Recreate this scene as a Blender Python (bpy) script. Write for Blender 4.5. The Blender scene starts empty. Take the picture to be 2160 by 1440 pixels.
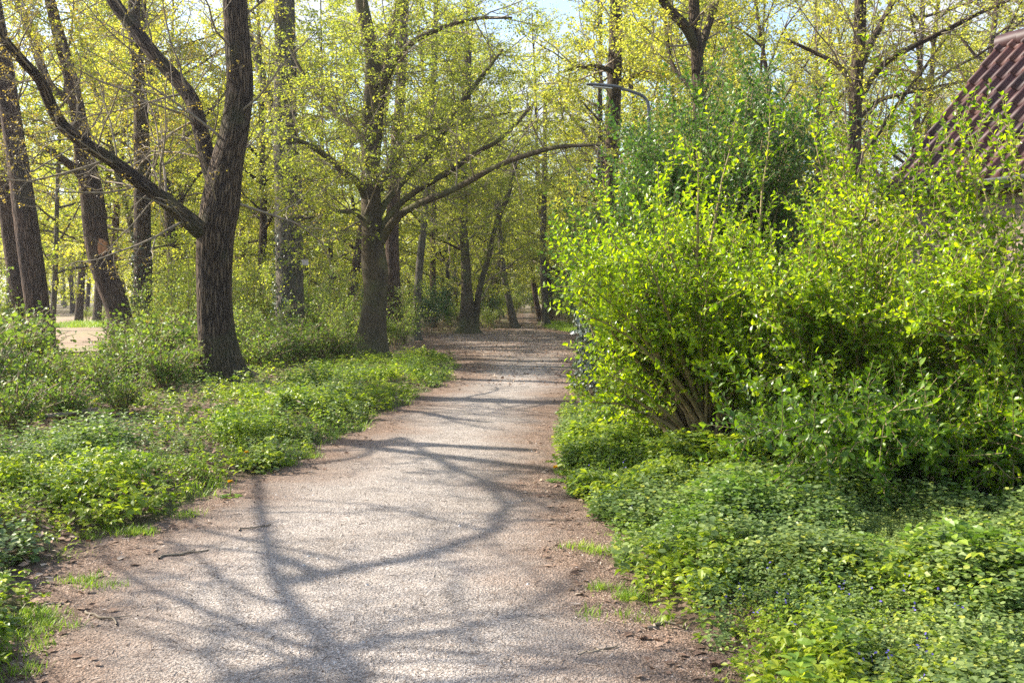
import bpy, math, random
import numpy as np
from mathutils import Vector, Matrix

# ------------------------------------------------------------------ camera, light, exposure
SC = bpy.context.scene
COL = SC.collection
F_PX, HOR, EYE = 2100.0, 625.0, 1.65          # focal length in photo pixels, horizon row, eye height
PITCH = math.atan((720.0 - HOR) / F_PX)
cam_d = bpy.data.cameras.new("camera"); cam = bpy.data.objects.new("camera", cam_d); COL.objects.link(cam)
cam.location = (0, 0, EYE); cam.rotation_euler = (math.pi / 2 - PITCH, 0, 0)
cam_d.sensor_width = 36.0; cam_d.lens = 36.0 * F_PX / 2160.0
cam_d.clip_start = 0.05; cam_d.clip_end = 2000.0
SC.camera = cam

SUN_EL, SUN_AZ = math.radians(37), math.radians(-71)     # azimuth from +Y towards +X
SUN = np.array([math.sin(SUN_AZ) * math.cos(SUN_EL), math.cos(SUN_AZ) * math.cos(SUN_EL), math.sin(SUN_EL)])
sd = bpy.data.lights.new("sun", "SUN"); so = bpy.data.objects.new("sun", sd); COL.objects.link(so)
sd.energy = 5.0; sd.angle = math.radians(0.53); sd.color = (1.0, 0.93, 0.82)
so.rotation_euler = Vector(SUN).to_track_quat('Z', 'Y').to_euler()
so.location = (-30, 10, 40)

W = bpy.data.worlds.new("World"); SC.world = W; W.use_nodes = True
wn, wl = W.node_tree.nodes, W.node_tree.links
for n in list(wn): wn.remove(n)
sky = wn.new("ShaderNodeTexSky"); sky.sky_type = 'NISHITA'; sky.sun_disc = False
sky.sun_elevation = SUN_EL; sky.sun_rotation = SUN_AZ; sky.air_density = 1.0; sky.dust_density = 1.5
bg = wn.new("ShaderNodeBackground"); bg.inputs[1].default_value = 0.135
wo = wn.new("ShaderNodeOutputWorld")
tc = wn.new("ShaderNodeTexCoord"); mp = wn.new("ShaderNodeMapping"); mp.inputs['Scale'].default_value = (2.2, 2.2, 5.0)
nz = wn.new("ShaderNodeTexNoise"); nz.inputs['Scale'].default_value = 1.6; nz.inputs['Detail'].default_value = 7
rp = wn.new("ShaderNodeValToRGB"); rp.color_ramp.elements[0].position = 0.5; rp.color_ramp.elements[1].position = 0.68
mx = wn.new("ShaderNodeMix"); mx.data_type = 'RGBA'
wl.new(tc.outputs['Generated'], mp.inputs[0]); wl.new(mp.outputs[0], nz.inputs[0]); wl.new(nz.outputs[0], rp.inputs[0])
wl.new(rp.outputs[0], mx.inputs[0]); wl.new(sky.outputs[0], mx.inputs[6]); mx.inputs[7].default_value = (3.0, 3.15, 3.5, 1)
wl.new(mx.outputs[2], bg.inputs[0]); wl.new(bg.outputs[0], wo.inputs[0])

SC.view_settings.view_transform = 'Standard'; SC.view_settings.look = 'None'
SC.view_settings.exposure = 1.4; SC.view_settings.gamma = 1.0
cy = SC.cycles
cy.max_bounces = 7; cy.diffuse_bounces = 4; cy.glossy_bounces = 2; cy.transmission_bounces = 5
cy.transparent_max_bounces = 4; cy.caustics_reflective = False; cy.caustics_refractive = False
cy.sample_clamp_indirect = 6.0
cy.use_adaptive_sampling = True; cy.adaptive_threshold = 0.01
cy.use_denoising = False; cy.denoiser = 'OPENIMAGEDENOISE'

rng = np.random.default_rng(11)
UP = np.array([0, 0, 1.0])

# ------------------------------------------------------------------ photo pixel -> place
def ray(px, py):
    x, v = (px - 1080.0) / F_PX, (720.0 - py) / F_PX
    c, s = math.cos(PITCH), math.sin(PITCH)
    return np.array([x, c + v * s, v * c - s])
def at(px, py, Y):                      # the point at depth Y
    d = ray(px, py); return np.array([0, 0, EYE]) + d * (Y / d[1])
def gnd(px, py, z=0.0):                 # the point on the ground
    d = ray(px, py); return np.array([0, 0, EYE]) + d * ((z - EYE) / d[2])
def norm(v):
    v = np.asarray(v, float); return v / np.maximum(np.linalg.norm(v, axis=-1, keepdims=True), 1e-9)

# ------------------------------------------------------------------ terrain
LE = np.array([gnd(*p)[:2] for p in [(-60, 1500), (-20, 1440), (70, 1290), (190, 1180), (290, 1110), (420, 1065), (550, 1008), (715, 935), (850, 858), (955, 803), (975, 772), (950, 745), (885, 722), (880, 706), (1030, 696), (1082, 690), (1092, 675), (1100, 660), (1098, 648)]])
RE = np.array([gnd(*p)[:2] for p in [(1560, 1500), (1500, 1440), (1405, 1340), (1300, 1190), (1215, 1070), (1180, 985), (1170, 905), (1200, 835), (1245, 775), (1255, 730), (1235, 706), (1160, 694), (1132, 680), (1128, 668), (1122, 657), (1112, 648)]])
def xl(y): return np.interp(y, LE[:, 1], LE[:, 0])
def xr(y): return np.interp(y, RE[:, 1], RE[:, 0])
def wob(x, y):
    return (np.sin(x * 1.7 + 1.3 * np.sin(y * .9)) * np.cos(y * 1.3 + .7) * .5 + .3 * np.sin(x * 3.9 + y * 2.7) + .2 * np.sin(y * 5.1 - x * 4.3))
def edge(x, y):                         # distance outside the path (negative inside)
    return np.maximum(xl(y) - x, x - xr(y)) + .10 * np.sin(y * 2.3 + x) + .06 * np.sin(y * 6.1 + 2 * x) + .03 * np.sin(17 * y + 5 * x)
def sst(t):
    t = np.clip(t, 0, 1); return t * t * (3 - 2 * t)
def H(x, y):
    x, y = np.asarray(x, float), np.asarray(y, float)
    d = edge(x, y); far = 1 - sst((y - 20) / 15)
    return (.13 * far + .04) * sst(d / .9) + .05 * wob(x * .6, y * .6) * sst(d / 1.2)
def gz(x, y): return float(H(x, y))

# ------------------------------------------------------------------ mesh builder
class MB:
    def __init__(s): s.v, s.q, s.t, s.n, s.qm, s.tm, s.b, s.qs, s.ts = [], [], [], 0, [], [], [], [], []
    def add(s, v, q=None, t=None, mat=0, bark=None, smooth=True):
        v = np.asarray(v, float).reshape(-1, 3)
        if not len(v): return
        s.v.append(v); s.b.append(bark if bark is not None else v)
        if q is not None and len(q):
            q = np.asarray(q).reshape(-1, 4); s.q.append(q + s.n); s.qm.append(np.full(len(q), mat)); s.qs.append(np.full(len(q), smooth))
        if t is not None and len(t):
            t = np.asarray(t).reshape(-1, 3); s.t.append(t + s.n); s.tm.append(np.full(len(t), mat)); s.ts.append(np.full(len(t), smooth))
        s.n += len(v)
    def mesh(s, name, mats, bark=True, origin=None):
        me = bpy.data.meshes.new(name)
        v = np.concatenate(s.v) if s.v else np.zeros((0, 3))
        if origin is not None: v = v - np.asarray(origin)
        q = np.concatenate(s.q) if s.q else np.zeros((0, 4), int)
        t = np.concatenate(s.t) if s.t else np.zeros((0, 3), int)
        me.vertices.add(len(v)); me.vertices.foreach_set("co", v.astype(np.float32).ravel())
        me.loops.add(q.size + t.size); me.loops.foreach_set("vertex_index", np.concatenate([q.ravel(), t.ravel()]).astype(np.int32))
        me.polygons.add(len(q) + len(t))
        me.polygons.foreach_set("loop_start", np.concatenate([np.arange(len(q)) * 4, q.size + np.arange(len(t)) * 3]).astype(np.int32))
        cat = lambda a: np.concatenate(a) if a else np.zeros(0)
        me.polygons.foreach_set("material_index", np.concatenate([cat(s.qm), cat(s.tm)]).astype(np.int32))
        me.polygons.foreach_set("use_smooth", np.concatenate([cat(s.qs), cat(s.ts)]).astype(bool))
        if bark:
            a = me.attributes.new("bark", 'FLOAT_VECTOR', 'POINT'); a.data.foreach_set("vector", np.concatenate(s.b).astype(np.float32).ravel())
        for m in mats: me.materials.append(m)
        me.update(calc_edges=True)
        return me
    def build(s, name, mats, parent=None, bark=True, origin=None):
        """Link as one object. With a parent the vertices are stored relative to ORIGIN (the parent's place)."""
        o = bpy.data.objects.new(name, s.mesh(name, mats if isinstance(mats, (list, tuple)) else [mats], bark, origin))
        COL.objects.link(o)
        if parent is not None: o.parent = parent
        elif origin is not None: o.location = origin
        return o
def tag(o, label=None, cat=None, group=None, kind=None):
    if label: o['label'] = label
    if cat: o['category'] = cat
    if group: o['group'] = group
    if kind: o['kind'] = kind
    return o
def empty(name, loc, label, cat, group=None):
    o = bpy.data.objects.new(name, None); COL.objects.link(o); o.location = loc; o.empty_display_size = .2
    return tag(o, label, cat, group)
def copy_tree(o, parent=None):
    c = o.copy(); COL.objects.link(c)
    if parent is not None: c.parent = parent
    for ch in list(o.children): copy_tree(ch, c)
    return c

# ------------------------------------------------------------------ shapes
def smooth_line(p, r, step):
    """Catmull-Rom through P with radii R, resampled about every STEP metres."""
    p, r = np.asarray(p, float), np.asarray(r, float)
    a = np.column_stack([p, r]); a = np.vstack([2 * a[0] - a[1], a, 2 * a[-1] - a[-2]])
    out = []
    for i in range(1, len(a) - 2):
        n = max(1, int(round(np.linalg.norm(a[i + 1, :3] - a[i, :3]) / step)))
        t = (np.arange(n) / n)[:, None]
        p0, p1, p2, p3 = a[i - 1], a[i], a[i + 1], a[i + 2]
        out.append(.5 * (2 * p1 + (p2 - p0) * t + (2 * p0 - 5 * p1 + 4 * p2 - p3) * t * t + (3 * p1 - p0 - 3 * p2 + p3) * t ** 3))
    out = np.vstack(out + [a[-2:-1]])
    return out[:, :3], np.maximum(out[:, 3], .002)
def tube(mb, pts, rad, sides, mat=0, lump=0.0, flare=0.0, seed=0, base_h=None):
    pts = np.asarray(pts, float); rad = np.asarray(rad, float); n = len(pts)
    tan = np.empty_like(pts); tan[1:-1] = pts[2:] - pts[:-2]; tan[0] = pts[1] - pts[0]; tan[-1] = pts[-1] - pts[-2]
    tan = norm(tan)
    ref = np.array([1.0, 0, 0]) if abs(tan[0][0]) < .8 else np.array([0, 1.0, 0])
    u = ref - tan * (tan @ ref)[:, None]; u = norm(u); w = np.cross(tan, u)
    th = np.arange(sides) / sides * 2 * math.pi
    ln = np.concatenate([[0], np.cumsum(np.linalg.norm(np.diff(pts, axis=0), axis=1))])
    R = np.repeat(rad[:, None], sides, 1)
    if lump or flare:
        g = np.random.default_rng(seed)
        for k in range(5):
            R *= 1 + lump * g.uniform(.3, 1) * np.sin(th[None] * g.integers(1, 5) + g.uniform(0, 6) + ln[:, None] * g.uniform(.3, 2.2))
        if flare:
            ph = g.uniform(0, 6); f = np.exp(-ln / (.32 if base_h is None else base_h))
            R *= 1 + flare * f[:, None] * (.55 + .55 * np.cos(th[None] * 5 + ph + .6 * np.sin(th[None] * 2)) + .25 * np.cos(th[None] * 9 + 2 * ph))
    V = pts[:, None] + R[..., None] * (np.cos(th)[None, :, None] * u[:, None] + np.sin(th)[None, :, None] * w[:, None])
    off = (seed * 7.31) % 50
    B = np.stack([np.cos(th)[None] * rad[:, None] + off, np.sin(th)[None] * rad[:, None] + off, np.repeat(ln[:, None], sides, 1)], -1)
    i = np.arange(n - 1)[:, None] * sides; j = np.arange(sides)[None]; k = (j + 1) % sides
    q = np.stack([i + j, i + k, i + sides + k, i + sides + j], -1)
    base = mb.n
    mb.add(V, q=q, mat=mat, bark=B.reshape(-1, 3))
    if rad[-1] > .015:                                   # closed end
        m = np.arange(sides)
        mb.add(np.vstack([V[-1], pts[-1:] + tan[-1:] * rad[-1] * .4]), t=np.stack([m, (m + 1) % sides, np.full(sides, sides)], -1), mat=mat)
LEAF4 = (np.array([[0, 0, 0], [.33, .48, .07], [0, 1, -.03], [-.33, .48, .07]]), np.array([[0, 1, 2, 3]]), None)
LEAFR = (np.array([[0, 0, 0], [.42, .25, .06], [.36, .75, .04], [0, 1, -.05], [-.36, .75, .04], [-.42, .25, .06]]), np.array([[0, 1, 2, 3], [0, 3, 4, 5]]), None)
LEAF8 = (np.array([[0, 0, 0], [.24, .28, .07], [.25, .6, .04], [0, 1, -.14], [-.25, .6, .04], [-.24, .28, .07], [0, .3, 0], [0, .62, -.03]]),
         np.array([[6, 1, 2, 7], [5, 6, 7, 4]]), np.array([[0, 1, 6], [0, 6, 5], [7, 2, 3], [4, 7, 3]]))
BLADE = (np.array([[-.035, 0, 0], [.035, 0, 0], [.025, .55, .0], [-.025, .55, .0], [0, 1, -.18]]), np.array([[0, 1, 2, 3]]), np.array([[3, 2, 4]]))
def leaves(mb, pos, axis, nor, size, tpl, mat=0, smooth=False):
    tv, tq, tt = tpl; pos = np.asarray(pos); N = len(pos)
    if not N: return
    a = norm(axis); n = nor - a * (a * nor).sum(1, keepdims=True); n = norm(n); s = np.cross(a, n)
    size = np.broadcast_to(np.asarray(size, float), (N,))[:, None, None]
    V = pos[:, None] + size * (tv[None, :, 0:1] * s[:, None] + tv[None, :, 1:2] * a[:, None] + tv[None, :, 2:3] * n[:, None])
    o = (np.arange(N) * len(tv))[:, None, None]
    mb.add(V, q=(tq[None] + o) if tq is not None else None, t=(tt[None] + o) if tt is not None else None, mat=mat, smooth=smooth)
def box(mb, c, s, mat=0, rot=None):
    c, s = np.asarray(c, float), np.asarray(s, float) / 2
    v = np.array([[x, y, z] for x in (-1, 1) for y in (-1, 1) for z in (-1, 1)]) * s
    if rot is not None: v = v @ np.asarray(rot).T
    mb.add(v + c, q=[[0, 1, 3, 2], [4, 6, 7, 5], [0, 4, 5, 1], [2, 3, 7, 6], [0, 2, 6, 4], [1, 5, 7, 3]], mat=mat, smooth=False)

# ------------------------------------------------------------------ materials
def new_mat(name):
    m = bpy.data.materials.new(name); m.use_nodes = True
    nt = m.node_tree
    for n in list(nt.nodes): nt.nodes.remove(n)
    out = nt.nodes.new("ShaderNodeOutputMaterial")
    return m, nt.nodes, nt.links, out
def ramp(N, stops, interp='LINEAR'):
    r = N.new("ShaderNodeValToRGB"); cr = r.color_ramp; cr.interpolation = interp
    while len(cr.elements) < len(stops): cr.elements.new(.5)
    for e, (p, c) in zip(cr.elements, stops): e.position = p; e.color = (*c, 1)
    return r
def mixc(N, L, fac, a, b, mode='MIX'):
    m = N.new("ShaderNodeMix"); m.data_type = 'RGBA'; m.blend_type = mode
    for i, x in ((0, fac), (6, a), (7, b)):
        if hasattr(x, 'is_output'): L.new(x, m.inputs[i])
        else: m.inputs[i].default_value = x if i == 0 else (*x, 1)
    return m.outputs[2]
def noise(N, L, vec, scale, detail=4, rough=.55):
    n = N.new("ShaderNodeTexNoise"); n.inputs['Scale'].default_value = scale; n.inputs['Detail'].default_value = detail; n.inputs['Roughness'].default_value = rough
    if vec is not None: L.new(vec, n.inputs['Vector'])
    return n.outputs[0]
def mapped(N, L, vec, sc):
    m = N.new("ShaderNodeMapping"); m.inputs['Scale'].default_value = sc; L.new(vec, m.inputs[0]); return m.outputs[0]
def leaf_mat(name, stops, trans, tfac=.5, rough=.42, spec=.45, clump=1.0):
    """stops: leaf-to-leaf colours (reflectance); trans: (r,g,b) multiplier for the light let through."""
    m, N, L, out = new_mat(name)
    g = N.new("ShaderNodeNewGeometry"); t = N.new("ShaderNodeTexCoord")
    r = ramp(N, stops); L.new(g.outputs['Random Per Island'], r.inputs[0])
    cn = noise(N, L, g.outputs['Position'], .9 * clump, 3)
    cr = ramp(N, [(.35, (.62, .72, .7)), (.65, (1.25, 1.15, 1.0))]); L.new(cn, cr.inputs[0])
    c = mixc(N, L, .8, r.outputs[0], cr.outputs[0], 'MULTIPLY')
    p = N.new("ShaderNodeBsdfPrincipled"); L.new(c, p.inputs['Base Color']); p.inputs['Roughness'].default_value = rough
    p.inputs['Specular IOR Level'].default_value = spec
    tr = N.new("ShaderNodeBsdfTranslucent"); L.new(mixc(N, L, 1.0, c, trans, 'MULTIPLY'), tr.inputs[0])
    s = N.new("ShaderNodeMixShader"); s.inputs[0].default_value = tfac
    L.new(p.outputs[0], s.inputs[1]); L.new(tr.outputs[0], s.inputs[2]); L.new(s.outputs[0], out.inputs[0])
    return m
def bark_mat(name, ridge, furrow, moss, scale=1.0, moss_amt=.5, depth=1.0, smoothb=False):
    m, N, L, out = new_mat(name)
    a = N.new("ShaderNodeAttribute"); a.attribute_name = "bark"
    v = a.outputs['Vector']
    wn_ = N.new("ShaderNodeTexNoise"); wn_.inputs['Scale'].default_value = 6; L.new(mapped(N, L, v, (1, 1, .5)), wn_.inputs['Vector'])
    ad = N.new("ShaderNodeVectorMath"); ad.operation = 'MULTIPLY_ADD'; L.new(wn_.outputs['Color'], ad.inputs[0]); ad.inputs[1].default_value = (.07, .07, .16); L.new(v, ad.inputs[2])
    vo = N.new("ShaderNodeTexVoronoi"); vo.feature = 'DISTANCE_TO_EDGE'; vo.inputs['Scale'].default_value = 22 * scale
    L.new(mapped(N, L, ad.outputs[0], (1, 1, .10) if not smoothb else (1, 1, .5)), vo.inputs['Vector'])
    fr = ramp(N, [(.0, (0, 0, 0)), (.3, (1, 1, 1))]); L.new(vo.outputs['Distance'], fr.inputs[0])
    fine = noise(N, L, mapped(N, L, v, (1, 1, .35)), 60, 5, .65)
    big = noise(N, L, v, 1.6, 4)
    rc = ramp(N, [(.3, tuple(.55 * x for x in ridge)), (.7, tuple(1.25 * x for x in ridge))]); L.new(fine, rc.inputs[0])
    c = mixc(N, L, fr.outputs[0] if not smoothb else .75, furrow, rc.outputs[0])
    mr = ramp(N, [(.62 - moss_amt * .25, (0, 0, 0)), (.82 - moss_amt * .2, (1, 1, 1))]); L.new(big, mr.inputs[0])
    mm = N.new("ShaderNodeMath"); mm.operation = 'MULTIPLY'; L.new(mr.outputs[0], mm.inputs[0]); mm.inputs[1].default_value = .75
    c = mixc(N, L, mm.outputs[0], c, moss)
    tone = ramp(N, [(.35, (.72, .74, .78)), (.65, (1.25, 1.2, 1.12))]); L.new(noise(N, L, mapped(N, L, v, (1.3, 1.3, .6)), 3.1, 5, .6), tone.inputs[0]); c = mixc(N, L, 1.0, c, tone.outputs[0], 'MULTIPLY')
    sz = N.new("ShaderNodeSeparateXYZ"); L.new(v, sz.inputs[0]); ft = N.new("ShaderNodeMapRange"); ft.inputs[1].default_value = 1.0; ft.inputs[2].default_value = .0; L.new(sz.outputs[2], ft.inputs[0])
    fm_ = N.new("ShaderNodeMath"); fm_.operation = 'MULTIPLY'; L.new(ft.outputs[0], fm_.inputs[0]); L.new(big, fm_.inputs[1]); c = mixc(N, L, fm_.outputs[0], c, tuple(x * .9 for x in moss))
    p = N.new("ShaderNodeBsdfPrincipled"); p.inputs['Roughness'].default_value = .9; p.inputs['Specular IOR Level'].default_value = .2
    L.new(c, p.inputs['Base Color'])
    h = N.new("ShaderNodeMath"); h.operation = 'MULTIPLY_ADD'; L.new(fine, h.inputs[0]); h.inputs[1].default_value = .35
    if smoothb: h.inputs[2].default_value = 0
    else: L.new(fr.outputs[0], h.inputs[2])
    b = N.new("ShaderNodeBump"); b.inputs['Strength'].default_value = .9 if not smoothb else .4; b.inputs['Distance'].default_value = .025 * depth
    L.new(h.outputs[0], b.inputs['Height']); L.new(b.outputs[0], p.inputs['Normal']); L.new(p.outputs[0], out.inputs[0])
    return m
def plain(name, col, rough=.6, metal=0.0, var=.25, scale=14.0, bump=0.0):
    m, N, L, out = new_mat(name)
    t = N.new("ShaderNodeTexCoord"); n = noise(N, L, t.outputs['Object'], scale, 5)
    r = ramp(N, [(.3, tuple(x * (1 - var) for x in col)), (.7, tuple(min(1, x * (1 + var)) for x in col))]); L.new(n, r.inputs[0])
    p = N.new("ShaderNodeBsdfPrincipled"); L.new(r.outputs[0], p.inputs['Base Color']); p.inputs['Roughness'].default_value = rough; p.inputs['Metallic'].default_value = metal
    if bump:
        b = N.new("ShaderNodeBump"); b.inputs['Distance'].default_value = bump; L.new(n, b.inputs['Height']); L.new(b.outputs[0], p.inputs['Normal'])
    L.new(p.outputs[0], out.inputs[0]); return m
def island_mat(name, stops, rough=.8, trans=0.0):
    m, N, L, out = new_mat(name)
    g = N.new("ShaderNodeNewGeometry"); r = ramp(N, stops); L.new(g.outputs['Random Per Island'], r.inputs[0])
    p = N.new("ShaderNodeBsdfPrincipled"); L.new(r.outputs[0], p.inputs['Base Color']); p.inputs['Roughness'].default_value = rough
    p.inputs['Specular IOR Level'].default_value = .25
    if trans:
        tr = N.new("ShaderNodeBsdfTranslucent"); L.new(r.outputs[0], tr.inputs[0]); s = N.new("ShaderNodeMixShader"); s.inputs[0].default_value = trans
        L.new(p.outputs[0], s.inputs[1]); L.new(tr.outputs[0], s.inputs[2]); L.new(s.outputs[0], out.inputs[0])
    else: L.new(p.outputs[0], out.inputs[0])
    return m

M = {}
M['oak'] = bark_mat("oak_bark", (.155, .11, .072), (.018, .012, .009), (.085, .085, .04), 1.15, .35)
M['bark_warm'] = bark_mat("brown_bark", (.18, .12, .085), (.04, .027, .02), (.12, .10, .06), 1.15, .2)
M['bark_grey'] = bark_mat("grey_bark", (.24, .21, .16), (.05, .042, .032), (.10, .105, .055), 1.3, .5, .8)
M['beech'] = bark_mat("beech_bark", (.10, .078, .048), (.035, .026, .016), (.12, .125, .05), 1.0, .6, .5, True)
M['twig'] = plain("twig_bark", (.22, .175, .12), .85, 0, .35, 6)
M['stem'] = plain("shrub_stem", (.27, .20, .10), .75, 0, .35, 9)
M['leaf_yellow'] = leaf_mat("yellow_spring_leaf", [(0, (.24, .265, .035)), (.5, (.36, .37, .05)), (1, (.49, .455, .075))], (1.6, 1.6, 1.), .6)
M['leaf_beech'] = leaf_mat("fresh_beech_leaf", [(0, (.17, .21, .03)), (.5, (.27, .31, .042)), (1, (.41, .42, .065))], (1.6, 1.6, 1.), .6)
M['leaf_shrub'] = leaf_mat("bright_shrub_leaf", [(0, (.06, .12, .014)), (.25, (.17, .28, .014)), (.75, (.28, .40, .014)), (1, (.40, .48, .02))], (1.65, 1.6, .5), .6, .34, .5, 1.6)
M['leaf_dark'] = leaf_mat("dark_glossy_leaf", [(0, (.025, .07, .018)), (.6, (.05, .12, .03)), (1, (.09, .18, .04))], (1.3, 1.5, .7), .3, .3, .55)
M['leaf_mid'] = leaf_mat('mid_green_leaf', [(0, (.045, .10, .02)), (.6, (.08, .165, .03)), (1, (.14, .24, .04))], (1.4, 1.5, .7), .4, .38, .45)
M['leaf_old_shaded'] = leaf_mat('older_shaded_leaf', [(0, (.05, .11, .012)), (.5, (.11, .21, .014)), (1, (.22, .34, .02))], (1.5, 1.5, .6), .5, .36, .5, 1.6)  # older low leaves, with the shade under the thicket mixed into their greens
M['leaf_ivy_grey'] = leaf_mat('grey_ivy_leaf', [(0, (.04, .06, .04)), (.6, (.09, .12, .08)), (1, (.17, .20, .14))], (1.1, 1.3, .7), .1, .3, 1.)
M['leaf_under'] = leaf_mat("understory_leaf", [(0, (.14, .20, .045)), (.5, (.23, .30, .06)), (1, (.36, .38, .08))], (1.4, 1.5, .8), .45)
M['leaf_bramble'] = leaf_mat("bramble_leaf", [(0, (.09, .14, .03)), (.5, (.17, .25, .045)), (.93, (.28, .35, .055)), (1, (.22, .15, .05))], (1.4, 1.5, .7), .4, .5, .3)
M['leaf_ivy'] = leaf_mat("ivy_leaf", [(0, (.03, .05, .028)), (.6, (.065, .095, .055)), (1, (.13, .16, .10))], (1.1, 1.3, .7), .1, .45, .4)
M['leaf_herb'] = leaf_mat("herb_leaf", [(0, (.14, .22, .025)), (.5, (.26, .34, .03)), (1, (.42, .46, .045))], (1.4, 1.5, .7), .45, .42, .4, 1.2)
M['leaf_groundivy'] = leaf_mat("ground_ivy_leaf", [(0, (.09, .145, .045)), (.5, (.18, .25, .08)), (.92, (.30, .37, .12)), (1, (.44, .44, .06))], (1.3, 1.45, .7), .35, .45, .4, 1.4)
M['leaf_nettle'] = leaf_mat("nettle_leaf", [(0, (.10, .18, .025)), (.6, (.18, .28, .035)), (1, (.29, .38, .045))], (1.4, 1.5, .7), .4, .45, .35, 1.4)
M['grass'] = leaf_mat("grass_blade", [(0, (.15, .26, .025)), (.6, (.25, .38, .03)), (1, (.38, .44, .07))], (1.3, 1.4, .7), .4, .45, .35)
M['bud'] = leaf_mat("bud_leaf", [(0, (.22, .17, .05)), (1, (.36, .30, .06))], (1.5, 1.4, .8), .5)
M['litter'] = island_mat("dead_leaf", [(0, (.10, .06, .04)), (.5, (.24, .15, .10)), (.85, (.38, .26, .18)), (1, (.52, .42, .32))], .8, .15)
M['chip'] = island_mat("path_chip", [(0, (.05, .035, .025)), (.5, (.16, .115, .085)), (.9, (.32, .25, .20)), (1, (.55, .48, .41))], .85)
M['stone'] = island_mat("pebble", [(0, (.16, .13, .11)), (.6, (.40, .35, .31)), (1, (.62, .58, .54))], .8)
M['violet'] = island_mat("violet_petal", [(0, (.10, .08, .42)), (1, (.22, .16, .62))], .6, .3)
M['yellow_petal'] = island_mat("yellow_petal", [(0, (.75, .42, .01)), (1, (.85, .6, .02))], .6, .3)

def ground_mat():
    m, N, L, out = new_mat("woodland_floor")
    g = N.new("ShaderNodeNewGeometry"); P = g.outputs['Position']
    a = noise(N, L, P, .8, 5); b = noise(N, L, P, 14, 6, .7)
    r = ramp(N, [(.3, (.07, .048, .033)), (.55, (.16, .11, .078)), (.75, (.26, .185, .135))]); L.new(b, r.inputs[0])
    r2 = ramp(N, [(.45, (0, 0, 0)), (.62, (1, 1, 1))]); L.new(a, r2.inputs[0])
    gr = ramp(N, [(.3, (.06, .09, .02)), (.7, (.12, .17, .035))]); L.new(b, gr.inputs[0])
    f = N.new("ShaderNodeMath"); f.operation = 'MULTIPLY'; L.new(r2.outputs[0], f.inputs[0]); f.inputs[1].default_value = .6
    c = mixc(N, L, f.outputs[0], r.outputs[0], gr.outputs[0])
    p = N.new("ShaderNodeBsdfPrincipled"); p.inputs['Roughness'].default_value = .95; p.inputs['Specular IOR Level'].default_value = .15; L.new(c, p.inputs['Base Color'])
    bm = N.new("ShaderNodeBump"); bm.inputs['Distance'].default_value = .04; L.new(b, bm.inputs['Height']); L.new(bm.outputs[0], p.inputs['Normal'])
    L.new(p.outputs[0], out.inputs[0]); return m
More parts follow.
